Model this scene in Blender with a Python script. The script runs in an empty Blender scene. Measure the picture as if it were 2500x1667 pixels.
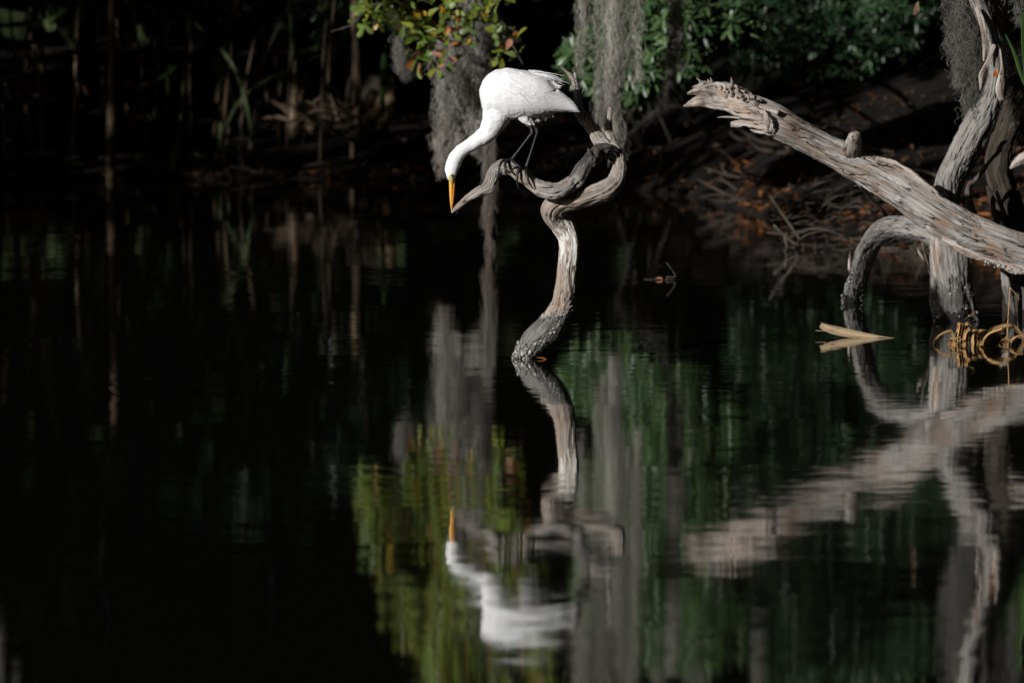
import bpy, math, random
import numpy as np
from mathutils import Vector, Matrix

random.seed(7)
RNG = np.random.default_rng(11)
scene = bpy.context.scene

# ------------------------------------------------------------------ camera
FPX = 12900.0                       # focal length in pixels of the 2500 px wide photograph
CAM_H = 1.7
PITCH = math.atan(1055.5 / FPX)
cam_d = bpy.data.cameras.new("camera")
cam = bpy.data.objects.new("camera", cam_d)
scene.collection.objects.link(cam)
cam.location = (0, 0, CAM_H)
cam.rotation_euler = (math.pi / 2 - PITCH, 0, 0)
cam_d.sensor_width = 36
cam_d.lens = FPX / 2500 * 36
cam_d.clip_start = 0.5
cam_d.clip_end = 1500
cam_d.dof.use_dof = True
cam_d.dof.focus_distance = 20.3
cam_d.dof.aperture_fstop = 4.0
scene.camera = cam

# ------------------------------------------------------------------ sky, sun, exposure
SUN_DIR = Vector((-0.60, -0.72, 0.335)).normalized()      # from the scene towards the sun
world = bpy.data.worlds.new("World")
scene.world = world
world.use_nodes = True
wn = world.node_tree
sky = wn.nodes.new("ShaderNodeTexSky")
sky.sky_type = 'NISHITA'
sky.sun_disc = False
sky.sun_elevation = math.asin(SUN_DIR.z)
sky.sun_rotation = math.atan2(SUN_DIR.x, SUN_DIR.y)
bg = wn.nodes["Background"]
wn.links.new(sky.outputs[0], bg.inputs[0])
bg.inputs[1].default_value = 0.05
sun_d = bpy.data.lights.new("sun", 'SUN')
sun_d.energy = 4.6
sun_d.angle = math.radians(0.5)
sun_d.color = (1.0, 0.98, 0.955)
sun = bpy.data.objects.new("sun", sun_d)
scene.collection.objects.link(sun)
sun.location = (-20, -16, 12)
sun.rotation_euler = SUN_DIR.to_track_quat('Z', 'Y').to_euler()
vs = scene.view_settings
vs.view_transform = 'Standard'
vs.look = 'None'
vs.exposure = 0.0
vs.gamma = 1
vs.use_curve_mapping = False
cy = scene.cycles
cy.max_bounces = 6
cy.diffuse_bounces = 2
cy.glossy_bounces = 4
cy.transmission_bounces = 2
cy.use_denoising = True
cy.caustics_reflective = False
cy.caustics_refractive = False
cy.sample_clamp_indirect = 4

# ------------------------------------------------------------------ helpers
CP, SP = math.cos(PITCH), math.sin(PITCH)

def at(u, v, Y):
    """world point at depth Y seen at photo pixel (u, v)"""
    a = (u - 1250.0) / FPX
    b = -(v - 833.5) / FPX
    dy = CP + b * SP
    dz = -SP + b * CP
    t = Y / dy
    return np.array([a * t, Y, CAM_H + dz * t])

def water_y(v):
    return at(1250, v, 1.0) is not None and CAM_H / -((-SP - (v - 833.5) / FPX * CP) / (CP - (v - 833.5) / FPX * SP))

def m_px(Y):
    return Y / FPX

def hash3(ix, iy, iz, seed):
    h = (ix.astype(np.int64) * 374761393 + iy.astype(np.int64) * 668265263 + iz.astype(np.int64) * 2147483647 + seed * 1274126177) & 0xFFFFFFFF
    h = ((h ^ (h >> 13)) * 1274126177) & 0xFFFFFFFF
    h = ((h ^ (h >> 16)) * 2246822519) & 0xFFFFFFFF
    return ((h ^ (h >> 15)) & 0xFFFFFF) / float(0xFFFFFF) * 2 - 1

def vnoise(P, seed=0):
    P = np.asarray(P, float)
    i = np.floor(P)
    f = P - i
    f = f * f * (3 - 2 * f)
    i = i.astype(np.int64)
    out = 0
    for dx in (0, 1):
        wx = f[..., 0] if dx else 1 - f[..., 0]
        for dy in (0, 1):
            wy = f[..., 1] if dy else 1 - f[..., 1]
            for dz in (0, 1):
                wz = f[..., 2] if dz else 1 - f[..., 2]
                out = out + wx * wy * wz * hash3(i[..., 0] + dx, i[..., 1] + dy, i[..., 2] + dz, seed)
    return out

def fbm(P, seed=0, o=3):
    P = np.asarray(P, float)
    r, a = 0, 1.0
    for k in range(o):
        r = r + a * vnoise(P * 2 ** k + 17.3 * k, seed + k)
        a *= 0.5
    return r

def quick_mesh(name, V, F, smooth=True, attrs=None, tint=None, midx=None):
    V = np.asarray(V, dtype=np.float32).reshape(-1, 3)
    me = bpy.data.meshes.new(name)
    groups = F if isinstance(F, list) else [F]
    groups = [np.asarray(g, dtype=np.int32) for g in groups if len(g)]
    nl = sum(g.size for g in groups)
    nf = sum(len(g) for g in groups)
    me.vertices.add(len(V))
    me.vertices.foreach_set("co", V.ravel())
    me.loops.add(nl)
    me.polygons.add(nf)
    me.loops.foreach_set("vertex_index", np.concatenate([g.ravel() for g in groups]))
    starts, s0 = [], 0
    for g in groups:
        starts.append(s0 + np.arange(len(g), dtype=np.int32) * g.shape[1])
        s0 += g.size
    me.polygons.foreach_set("loop_start", np.concatenate(starts).astype(np.int32))
    if midx is not None:
        me.polygons.foreach_set("material_index", np.asarray(midx, dtype=np.int32))
    me.update(calc_edges=True)
    me.validate()
    if smooth:
        me.polygons.foreach_set("use_smooth", np.ones(len(me.polygons), dtype=bool))
    if attrs:
        for k, a in attrs.items():
            at_ = me.attributes.new(k, 'FLOAT_VECTOR', 'POINT')
            at_.data.foreach_set("vector", np.asarray(a, dtype=np.float32).ravel())
    if tint is not None:
        at_ = me.attributes.new("tint", 'FLOAT_COLOR', 'POINT')
        c = np.ones((len(V), 4), dtype=np.float32)
        c[:, :3] = tint
        at_.data.foreach_set("color", c.ravel())
    return me

def props(o, label=None, cat=None, group=None, kind=None):
    if label: o["label"] = label
    if cat: o["category"] = cat
    if group: o["group"] = group
    if kind: o["kind"] = kind
    return o

def thing(name, loc, label, cat, group=None):
    o = bpy.data.objects.new(name, None)
    o.empty_display_size = 0.05
    scene.collection.objects.link(o)
    o.location = [float(x) for x in loc]
    return props(o, label, cat, group)

def put(name, me, mats, parent=None):
    """link mesh (world coordinates) as an object; parent is an Empty or a mesh whose local frame is its 'org' """
    o = bpy.data.objects.new(name, me)
    for m in (mats if isinstance(mats, (list, tuple)) else [mats]):
        me.materials.append(m)
    scene.collection.objects.link(o)
    if parent is not None:
        p, off = parent, Vector((0, 0, 0))
        while p is not None:
            off += Vector(p.location)
            p = p.parent
        o.parent = parent
    else:
        n = len(me.vertices)
        co = np.empty(n * 3, dtype=np.float32)
        me.vertices.foreach_get("co", co)
        co = co.reshape(-1, 3)
        off = Vector((float(co[:, 0].mean()), float(co[:, 1].mean()), float(co[:, 2].min())))
        o.location = off
    me.transform(Matrix.Translation(-off))
    return o

class MB:
    """collects pieces (verts, quads) into one mesh"""
    def __init__(self):
        self.V, self.Q, self.T, self.A, self.C, self.n = [], [], [], [], [], 0
    def add(self, V, Q=None, T=None, A=None, C=None):
        V = np.asarray(V, float).reshape(-1, 3)
        self.V.append(V)
        if Q is not None and len(Q): self.Q.append(np.asarray(Q) + self.n)
        if T is not None and len(T): self.T.append(np.asarray(T) + self.n)
        self.A.append(np.zeros_like(V) if A is None else np.asarray(A, float).reshape(-1, 3))
        self.C.append(np.ones_like(V) if C is None else np.broadcast_to(np.asarray(C, float), V.shape))
        self.n += len(V)
    def mesh(self, name, smooth=True):
        F = []
        if self.Q: F.append(np.concatenate(self.Q))
        if self.T: F.append(np.concatenate(self.T))
        return quick_mesh(name, np.concatenate(self.V), F, smooth, {"wood": np.concatenate(self.A)}, np.concatenate(self.C))

def spline(pts, step):
    """Catmull-Rom through rows (x,y,z,r,...), resampled at about 'step' along its length"""
    P = np.asarray(pts, float)
    P = np.vstack([2 * P[0] - P[1], P, 2 * P[-1] - P[-2]])
    out = []
    for k in range(1, len(P) - 2):
        t = np.linspace(0, 1, 24, endpoint=False)[:, None]
        a, b, c, d = P[k - 1], P[k], P[k + 1], P[k + 2]
        out.append(0.5 * (2 * b + (c - a) * t + (2 * a - 5 * b + 4 * c - d) * t ** 2 + (3 * b - a - 3 * c + d) * t ** 3))
    out.append(P[-2][None])
    D = np.vstack(out)
    seg = np.linalg.norm(np.diff(D[:, :3], axis=0), axis=1)
    s = np.concatenate([[0], np.cumsum(seg)])
    n = max(4, int(s[-1] / step))
    q = np.linspace(0, s[-1], n + 1)
    R = np.stack([np.interp(q, s, D[:, j]) for j in range(D.shape[1])], 1)
    R[:, 3] = np.maximum(R[:, 3], 1e-4)
    return R, q

def frames(C):
    T = np.gradient(C, axis=0)
    T /= np.linalg.norm(T, axis=1)[:, None] + 1e-12
    ref = np.array([0.0, -1.0, 0.0])
    if abs(T[0] @ ref) > 0.9: ref = np.array([1.0, 0, 0])
    n = ref - T[0] * (T[0] @ ref)
    n /= np.linalg.norm(n)
    N = [n]
    for k in range(1, len(C)):
        n = N[-1] - T[k] * (N[-1] @ T[k])
        n /= np.linalg.norm(n) + 1e-12
        N.append(n)
    N = np.array(N)
    return T, N, np.cross(T, N)

def px_path(rows, org=None):
    out = []
    for r in rows:
        p = at(r[0], r[1], r[2])
        out.append([p[0], p[1], p[2], r[3] * m_px(r[2])])
    return out

def tube(mb, pts, step=0.01, ring=24, flut=0.0, rough=0.0, crack=0.0, seed=0, twist=0.0, knots=(), caps=(1, 1), flat=1.0, C=None, lump=0.0, fade=True, ang0=0.0):
    """a limb: rows (x,y,z,r); flut = lengthwise ridges, rough = fine relief, crack = fissures, all as a share of the radius"""
    R, s = spline(pts, step)
    c, r = R[:, :3], R[:, 3]
    T, N, B = frames(c)
    th = np.linspace(0, 2 * math.pi, ring, endpoint=False)
    TH = th[None, :] + 0 * s[:, None] + ang0
    ct, st = np.cos(TH + twist * s[:, None]), np.sin(TH + twist * s[:, None])
    rr = np.maximum(np.median(r), 1e-4)
    sc = s[:, None] / rr
    d = np.zeros_like(TH)
    if flut: d = d + flut * fbm(np.stack([ct * 1.3, st * 1.3, sc * 0.12 + 0 * ct], -1) + seed * 3.1, seed, 2)
    if lump: d = d + lump * fbm(np.stack([ct * 0.9, st * 0.9, sc * 0.5 + 0 * ct], -1) + seed, seed + 5, 2)
    if rough: d = d + rough * fbm(np.stack([ct * 7, st * 7, sc * 0.9 + 0 * ct], -1) + seed * 1.7, seed + 9, 3)
    if crack:
        n1 = fbm(np.stack([ct * 2.6, st * 2.6, sc * 0.22 + 0 * ct], -1) + seed * 5.3, seed + 20, 2)
        gate = np.clip(vnoise(np.stack([ct * 1.2, st * 1.2, sc * 0.35 + 0 * ct], -1) + 9.1 * seed, seed + 33) * 2 + 0.8, 0, 1)
        d = d - crack * np.exp(-(n1 / 0.045) ** 2) * gate
        n2 = fbm(np.stack([ct * 5.5, st * 5.5, sc * 0.4 + 0 * ct], -1) + seed * 2.3, seed + 50, 2)
        d = d - crack * 0.5 * np.exp(-(n2 / 0.05) ** 2) * (1 - 0.6 * gate)
    for (ks, ka, kw, kh) in knots:           # arc-length share, angle, width (m), height (m)
        da = (TH - ka + math.pi) % (2 * math.pi) - math.pi
        dist = np.sqrt(((s[:, None] - ks * s[-1])) ** 2 + (da * r[:, None]) ** 2) / kw
        d = d + (kh * (np.exp(-dist ** 2) - 0.75 * np.exp(-(dist / 0.38) ** 2))) / r[:, None]
    rad = r[:, None] * (1 + d)
    V = c[:, None, :] + rad[..., None] * (np.cos(TH)[..., None] * N[:, None, :] * flat + np.sin(TH)[..., None] * B[:, None, :])
    A = np.stack([ct * r[:, None], st * r[:, None], s[:, None] + 0 * ct], -1)
    n, m = TH.shape
    i, j = np.meshgrid(np.arange(n - 1), np.arange(m), indexing='ij')
    Q = np.stack([i * m + j, i * m + (j + 1) % m, (i + 1) * m + (j + 1) % m, (i + 1) * m + j], -1).reshape(-1, 4)
    V = V.reshape(-1, 3)
    A = A.reshape(-1, 3)
    tr = []
    for e, (row, on) in enumerate(((0, caps[0]), (n - 1, caps[1]))):
        if on:
            V = np.vstack([V, (c[row] + (T[row] if e else -T[row]) * r[row] * 0.25)[None]])
            A = np.vstack([A, np.array([[0, 0, s[row]]])])
            k = len(V) - 1
            for jj in range(m):
                a, b = row * m + jj, row * m + (jj + 1) % m
                tr.append((k, a, b) if e else (k, b, a))
    mb.add(V, Q, np.array(tr) if tr else None, A, C)
    return c, r, s

def leaves(P, D, Nn, L, W, tint, shape='obov', bend=0.25, fold=0.25):
    """vectorised leaves: P base points, D directions, Nn normals"""
    D = D / (np.linalg.norm(D, axis=1)[:, None] + 1e-9)
    Nn = Nn - D * np.sum(D * Nn, 1)[:, None]
    Nn /= np.linalg.norm(Nn, axis=1)[:, None] + 1e-9
    S = np.cross(D, Nn)
    t = np.array([0, 0.3, 0.7, 0.92, 1.0])
    w = np.array([0.08, 0.5, 1.0, 0.75, 0.08]) if shape == 'obov' else np.array([0.08, 0.8, 0.9, 0.4, 0.05])
    n = len(P)
    L = np.broadcast_to(L, (n,)); W = np.broadcast_to(W, (n,))
    rows = []
    bnd = bend * (0.5 + RNG.random(n))
    for k in range(5):
        cpos = P + D * (L * t[k])[:, None] - Nn * (bnd * L * t[k] ** 2)[:, None]
        for sgn in (-1, 0, 1):
            rows.append(cpos + S * (sgn * W * 0.5 * w[k])[:, None] + Nn * (abs(sgn) * fold * W * 0.5 * w[k])[:, None])
    V = np.stack(rows, 1)
    base = np.array([[k * 3 + j, k * 3 + j + 1, (k + 1) * 3 + j + 1, (k + 1) * 3 + j] for k in range(4) for j in (0, 1)])
    Q = (base[None] + (np.arange(n) * 15)[:, None, None]).reshape(-1, 4)
    C = np.repeat(tint, 15, axis=0)
    return V.reshape(-1, 3), Q, C

def cards(P, size, tint=None):
    """randomly turned pointed leaf faces for the wood"""
    n = len(P)
    a = RNG.normal(size=(n, 3)); a /= np.linalg.norm(a, axis=1)[:, None]
    b = RNG.normal(size=(n, 3)); b -= a * np.sum(a * b, 1)[:, None]; b /= np.linalg.norm(b, axis=1)[:, None]
    size = np.broadcast_to(size, (n,))[:, None]
    V = np.stack([P - a * size * .6, P + b * size * .38, P + a * size * .6, P - b * size * .38], 1)
    Q = np.arange(n * 4).reshape(-1, 4)
    return V.reshape(-1, 3), Q

def strands(specs, K=16):
    """fine curling threads: specs rows (x,y,z, length, rad, drift_x, drift_y, curl)"""
    S = np.asarray(specs, float)
    n = len(S)
    t = np.linspace(0, 1, K)
    L = S[:, 3][:, None]
    ph = RNG.random((n, 4)) * 6.28
    fr = 5 + RNG.random((n, 2)) * 9
    cu = S[:, 7][:, None]
    x = S[:, 0][:, None] + S[:, 5][:, None] * t + cu * (np.sin(fr[:, :1] * t + ph[:, :1]) - np.sin(ph[:, :1])) + cu * .5 * np.sin(3.1 * fr[:, 1:] * t + ph[:, 2:3])
    y = S[:, 1][:, None] + S[:, 6][:, None] * t + cu * (np.sin(fr[:, 1:] * t + ph[:, 1:2]) - np.sin(ph[:, 1:2])) + cu * .5 * np.sin(2.7 * fr[:, :1] * t + ph[:, 3:4])
    z = S[:, 2][:, None] - L * t + cu * .8 * np.sin(fr[:, :1] * 1.7 * t + ph[:, 3:4])
    C = np.stack([x, y, z], -1)
    rad = S[:, 4][:, None] * (1 - 0.5 * t)
    V = np.stack([C + np.stack([rad * math.cos(a), rad * math.sin(a), 0 * rad], -1) for a in (0.5, 2.6, 4.7)], 2)   # n,K,3,3
    i = np.arange(K - 1)[:, None]; j = np.arange(3)[None]
    base = np.stack([i * 3 + j, i * 3 + (j + 1) % 3, (i + 1) * 3 + (j + 1) % 3, (i + 1) * 3 + j], -1).reshape(-1, 4)
    Q = (base[None] + (np.arange(n) * 3 * K)[:, None, None]).reshape(-1, 4)
    return V.reshape(-1, 3), Q

# ------------------------------------------------------------------ materials
def new_mat(name):
    m = bpy.data.materials.new(name)
    m.use_nodes = True
    nt = m.node_tree
    return m, nt, nt.nodes["Principled BSDF"]

def nd(nt, kind, **kw):
    n = nt.nodes.new(kind)
    for k, v in kw.items():
        setattr(n, k, v)
    return n

def ramp(nt, src, stops):
    r = nt.nodes.new("ShaderNodeValToRGB")
    e = r.color_ramp.elements
    while len(e) < len(stops): e.new(0.5)
    for k, (p, c) in enumerate(stops):
        e[k].position = p
        e[k].color = (*c, 1) if len(c) == 3 else c
    nt.links.new(src, r.inputs[0])
    return r.outputs[0]

def noise(nt, vec, scale, detail=3, rough=0.55, stretch=None):
    if stretch is not None:
        mp = nt.nodes.new("ShaderNodeMapping")
        mp.inputs["Scale"].default_value = stretch
        nt.links.new(vec, mp.inputs[0])
        vec = mp.outputs[0]
    n = nt.nodes.new("ShaderNodeTexNoise")
    n.inputs["Scale"].default_value = scale
    n.inputs["Detail"].default_value = detail
    n.inputs["Roughness"].default_value = rough
    nt.links.new(vec, n.inputs["Vector"])
    return n

def mixc(nt, fac, a, b):
    m = nt.nodes.new("ShaderNodeMix")
    m.data_type = 'RGBA'
    for sock, val in ((m.inputs[0], fac), (m.inputs[6], a), (m.inputs[7], b)):
        if hasattr(val, "node"): nt.links.new(val, sock)
        else: sock.default_value = val if isinstance(val, float) else (*val, 1)
    return m.outputs[2]

def math_(nt, op, a, b=None, clamp=False):
    m = nt.nodes.new("ShaderNodeMath")
    m.operation = op
    m.use_clamp = clamp
    for sock, val in ((m.inputs[0], a), (m.inputs[1], b)):
        if val is None: continue
        if hasattr(val, "node"): nt.links.new(val, sock)
        else: sock.default_value = val
    return m.outputs[0]

def wood_mat(name, light, mid, dark, fine=1.0, wet=None, stain=None, bump=1.0, brown=None, black_end=None):
    """weathered wood; grain follows the 'wood' attribute (metres round and along the limb)"""
    m, nt, p = new_mat(name)
    a = nd(nt, "ShaderNodeAttribute", attribute_name="wood").outputs["Vector"]
    g1 = noise(nt, a, 1.0, 5, 0.65, (150 * fine, 150 * fine, 9 * fine))
    g2 = noise(nt, a, 1.0, 4, 0.6, (40 * fine, 40 * fine, 3.5 * fine))
    g3 = noise(nt, a, 1.0, 3, 0.5, (14, 14, 7))
    s = math_(nt, 'ADD', math_(nt, 'MULTIPLY', g1.outputs[0], 0.55), math_(nt, 'MULTIPLY', g2.outputs[0], 0.45))
    col = ramp(nt, s, [(0.36, dark), (0.44, mid), (0.58, light)])
    if brown is not None:
        col = mixc(nt, ramp(nt, g3.outputs[0], [(0.45, (0, 0, 0)), (0.66, (1, 1, 1))]), col, mixc(nt, s, brown, tuple(min(1, c * 1.7) for c in brown)))
    geo = nd(nt, "ShaderNodeNewGeometry")
    sep = nd(nt, "ShaderNodeSeparateXYZ")
    nt.links.new(geo.outputs["Position"], sep.inputs[0])
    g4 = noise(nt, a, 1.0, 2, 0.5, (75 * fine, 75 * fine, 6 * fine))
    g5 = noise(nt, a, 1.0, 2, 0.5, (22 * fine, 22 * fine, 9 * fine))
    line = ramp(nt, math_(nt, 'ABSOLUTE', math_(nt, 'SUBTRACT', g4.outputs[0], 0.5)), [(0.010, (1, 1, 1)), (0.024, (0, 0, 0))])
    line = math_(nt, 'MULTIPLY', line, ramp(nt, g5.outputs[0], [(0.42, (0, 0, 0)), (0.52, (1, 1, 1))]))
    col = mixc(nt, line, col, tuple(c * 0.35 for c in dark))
    if black_end:                   # darker length near the limb's root
        sa = nd(nt, "ShaderNodeSeparateXYZ")
        nt.links.new(a, sa.inputs[0])
        nb_ = noise(nt, a, 1.0, 3, 0.6, (30, 30, 10))
        sm_ = math_(nt, 'ADD', math_(nt, 'DIVIDE', sa.outputs[2], black_end * 2), math_(nt, 'MULTIPLY', math_(nt, 'SUBTRACT', nb_.outputs[0], 0.5), 0.5))
        fb = ramp(nt, sm_, [(0.42, (1, 1, 1)), (0.58, (0, 0, 0))])
        col = mixc(nt, math_(nt, 'MULTIPLY', fb, 0.82), col, (0.022, 0.02, 0.019))
    if stain:                       # droppings: (z0, z1, strength)
        z0, z1, k = stain
        mid_, half = (z0 + z1) / 2, (z1 - z0) / 2
        bell = math_(nt, 'SUBTRACT', 1.0, math_(nt, 'DIVIDE', math_(nt, 'ABSOLUTE', math_(nt, 'SUBTRACT', sep.outputs[2], mid_)), half), True)
        st = noise(nt, a, 1.0, 4, 0.65, (42, 42, 7))
        st2 = noise(nt, a, 1.0, 4, 0.7, (90, 90, 40))
        sm = math_(nt, 'ADD', math_(nt, 'MULTIPLY', st.outputs[0], 0.8), math_(nt, 'MULTIPLY', st2.outputs[0], 0.22))
        sm = math_(nt, 'ADD', sm, math_(nt, 'MULTIPLY', bell, k))
        col = mixc(nt, ramp(nt, sm, [(0.655, (0, 0, 0)), (0.72, (1, 1, 1))]), col, (0.62, 0.60, 0.56))
    if wet:                         # tide marks: grey slime under z1, black wet wood under z0
        z0, z1, amp = wet
        nn = noise(nt, a, 1.0, 4, 0.6, (16, 16, 12))
        zz = math_(nt, 'ADD', sep.outputs[2], math_(nt, 'MULTIPLY', math_(nt, 'SUBTRACT', nn.outputs[0], 0.5), amp))
        grey = ramp(nt, math_(nt, 'ADD', math_(nt, 'MULTIPLY', s, 0.6), math_(nt, 'MULTIPLY', g3.outputs[0], 0.4)), [(0.40, (0.035, 0.033, 0.03)), (0.52, (0.125, 0.12, 0.112)), (0.62, (0.30, 0.295, 0.28))])
        f1 = ramp(nt, math_(nt, 'DIVIDE', zz, max(z1 * 2, 0.01)), [(0.485, (1, 1, 1)), (0.51, (0, 0, 0))])
        f0 = ramp(nt, math_(nt, 'DIVIDE', zz, max(z1 * 2, 0.01)), [(max(0.001, z0 / (z1 * 2) - 0.02), (1, 1, 1)), (z0 / (z1 * 2) + 0.02, (0, 0, 0))])
        col = mixc(nt, f1, col, grey)
        col = mixc(nt, f0, col, (0.012, 0.011, 0.010))
    nt.links.new(col, p.inputs["Base Color"])
    p.inputs["Roughness"].default_value = 0.8
    p.inputs["Specular IOR Level"].default_value = 0.25
    b = nd(nt, "ShaderNodeBump")
    b.inputs["Strength"].default_value = 0.9
    b.inputs["Distance"].default_value = 0.0014 * bump
    h = math_(nt, 'SUBTRACT', math_(nt, 'ADD', math_(nt, 'MULTIPLY', g1.outputs[0], 0.9), math_(nt, 'MULTIPLY', g2.outputs[0], 1.5)), math_(nt, 'MULTIPLY', line, 0.7))
    nt.links.new(h, b.inputs["Height"])
    nt.links.new(b.outputs[0], p.inputs["Normal"])
    return m

def plain(name, c1, c2, scale=20, rough=0.8, spec=0.3, bump=0.0, coord="Object", stretch=None):
    m, nt, p = new_mat(name)
    tc = nd(nt, "ShaderNodeTexCoord").outputs[coord]
    n = noise(nt, tc, scale, 4, 0.6, stretch)
    nt.links.new(ramp(nt, n.outputs[0], [(0.35, c1), (0.65, c2)]), p.inputs["Base Color"])
    p.inputs["Roughness"].default_value = rough
    p.inputs["Specular IOR Level"].default_value = spec
    if bump:
        b = nd(nt, "ShaderNodeBump")
        b.inputs["Distance"].default_value = bump
        nt.links.new(n.outputs[0], b.inputs["Height"])
        nt.links.new(b.outputs[0], p.inputs["Normal"])
    return m

def tinted(name, rough=0.5, spec=0.4, trans=0.25, gain=1.0):
    m, nt, p = new_mat(name)
    a = nd(nt, "ShaderNodeAttribute", attribute_name="tint").outputs["Color"]
    nt.links.new(a, p.inputs["Base Color"])
    p.inputs["Roughness"].default_value = rough
    p.inputs["Specular IOR Level"].default_value = spec
    if trans:
        t = nd(nt, "ShaderNodeBsdfTranslucent")
        nt.links.new(a, t.inputs[0])
        mx = nd(nt, "ShaderNodeMixShader")
        mx.inputs[0].default_value = trans
        nt.links.new(p.outputs[0], mx.inputs[1])
        nt.links.new(t.outputs[0], mx.inputs[2])
        nt.links.new(mx.outputs[0], nt.nodes["Material Output"].inputs[0])
    return m

M = {}
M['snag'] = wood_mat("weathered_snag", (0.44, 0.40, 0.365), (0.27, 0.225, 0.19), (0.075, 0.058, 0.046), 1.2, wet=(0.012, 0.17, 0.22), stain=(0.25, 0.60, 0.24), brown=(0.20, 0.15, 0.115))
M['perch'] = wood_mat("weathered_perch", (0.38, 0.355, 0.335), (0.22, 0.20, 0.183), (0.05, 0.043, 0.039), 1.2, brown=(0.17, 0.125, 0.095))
M['limb'] = wood_mat("half_dark_limb", (0.38, 0.355, 0.335), (0.22, 0.20, 0.183), (0.05, 0.043, 0.039), 1.2, brown=(0.17, 0.125, 0.095), black_end=0.25)
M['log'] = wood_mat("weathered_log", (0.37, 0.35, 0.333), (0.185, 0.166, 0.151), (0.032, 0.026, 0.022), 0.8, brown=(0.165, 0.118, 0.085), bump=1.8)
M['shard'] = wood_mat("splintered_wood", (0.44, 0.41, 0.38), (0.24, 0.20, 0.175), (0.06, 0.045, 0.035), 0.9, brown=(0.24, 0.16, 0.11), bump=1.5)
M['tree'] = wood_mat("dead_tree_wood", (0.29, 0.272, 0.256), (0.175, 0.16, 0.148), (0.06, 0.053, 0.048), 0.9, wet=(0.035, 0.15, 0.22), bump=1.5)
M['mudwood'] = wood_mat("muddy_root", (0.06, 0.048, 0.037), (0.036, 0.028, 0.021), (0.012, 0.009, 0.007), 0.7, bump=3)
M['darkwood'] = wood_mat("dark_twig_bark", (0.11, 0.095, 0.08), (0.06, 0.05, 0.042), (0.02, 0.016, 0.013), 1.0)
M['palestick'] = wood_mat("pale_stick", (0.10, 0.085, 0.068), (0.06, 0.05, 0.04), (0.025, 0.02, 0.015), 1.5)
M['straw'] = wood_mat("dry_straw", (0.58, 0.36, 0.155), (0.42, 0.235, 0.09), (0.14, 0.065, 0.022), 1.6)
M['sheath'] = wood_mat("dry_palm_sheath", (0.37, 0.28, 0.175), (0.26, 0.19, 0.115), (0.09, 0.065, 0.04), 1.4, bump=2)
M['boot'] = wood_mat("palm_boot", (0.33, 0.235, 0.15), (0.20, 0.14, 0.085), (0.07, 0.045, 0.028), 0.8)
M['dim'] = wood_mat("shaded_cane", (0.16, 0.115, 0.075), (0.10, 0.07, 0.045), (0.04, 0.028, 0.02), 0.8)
M['moss'] = tinted("spanish_moss", 0.9, 0.1, 0.0)
M['mossdark'] = M['moss']
M['leaf'] = tinted("oak_leaf", 0.42, 0.5, 0.3)
M['bush'] = tinted("evergreen_leaf", 0.36, 0.55, 0.15)
M['litter'] = tinted("fallen_leaf", 0.7, 0.2, 0.0)
M['blade'] = tinted("grass_blade", 0.5, 0.3, 0.25)
M['wood_leaf'] = tinted("woodland_leaf", 0.7, 0.15, 0.0)
M['barnacle'] = tinted("barnacle", 0.7, 0.3, 0.0)
M['mud'] = plain("bank_mud", (0.005, 0.004, 0.0035), (0.012, 0.009, 0.007), 3, 0.85, 0.2, 0.02)
M['leg'] = plain("egret_leg_skin", (0.008, 0.008, 0.009), (0.026, 0.025, 0.024), 180, 0.45, 0.35, 0.0006)

def feather_mat(name, streak):
    m, nt, p = new_mat(name)
    a = nd(nt, "ShaderNodeAttribute", attribute_name="wood").outputs["Vector"]
    tc = nd(nt, "ShaderNodeTexCoord").outputs["Object"]
    n1 = noise(nt, tc, 1.0, 4, 0.6, streak)
    nt.links.new(ramp(nt, n1.outputs[0], [(0.3, (0.68, 0.69, 0.70)), (0.6, (0.80, 0.812, 0.828))]), p.inputs["Base Color"])
    p.inputs["Roughness"].default_value = 0.85
    p.inputs["Specular IOR Level"].default_value = 0.15
    p.inputs["Subsurface Weight"].default_value = 0.12
    p.inputs["Subsurface Radius"].default_value = (0.01, 0.01, 0.01)
    b = nd(nt, "ShaderNodeBump")
    b.inputs["Strength"].default_value = 0.5
    b.inputs["Distance"].default_value = 0.004
    nt.links.new(n1.outputs[0], b.inputs["Height"])
    nt.links.new(b.outputs[0], p.inputs["Normal"])
    return m
M['down'] = feather_mat("white_down", (60, 60, 40))
M['feather'] = feather_mat("white_feather", (25, 90, 90))
M['bill'] = plain("orange_bill", (0.64, 0.31, 0.045), (0.78, 0.42, 0.08), 60, 0.35, 0.5)
M['bill2'] = plain("orange_lower_bill", (0.55, 0.17, 0.012), (0.66, 0.24, 0.02), 60, 0.35, 0.5)
M['lore'] = plain("yellow_green_lore", (0.36, 0.31, 0.10), (0.48, 0.40, 0.16), 80, 0.5, 0.3)
M['eye'] = plain("pale_yellow_iris", (0.45, 0.38, 0.05), (0.55, 0.46, 0.08), 50, 0.1, 0.6)
M['pupil'] = plain("black_pupil", (0.004, 0.004, 0.004), (0.006, 0.006, 0.006), 50, 0.05, 0.6)

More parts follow.
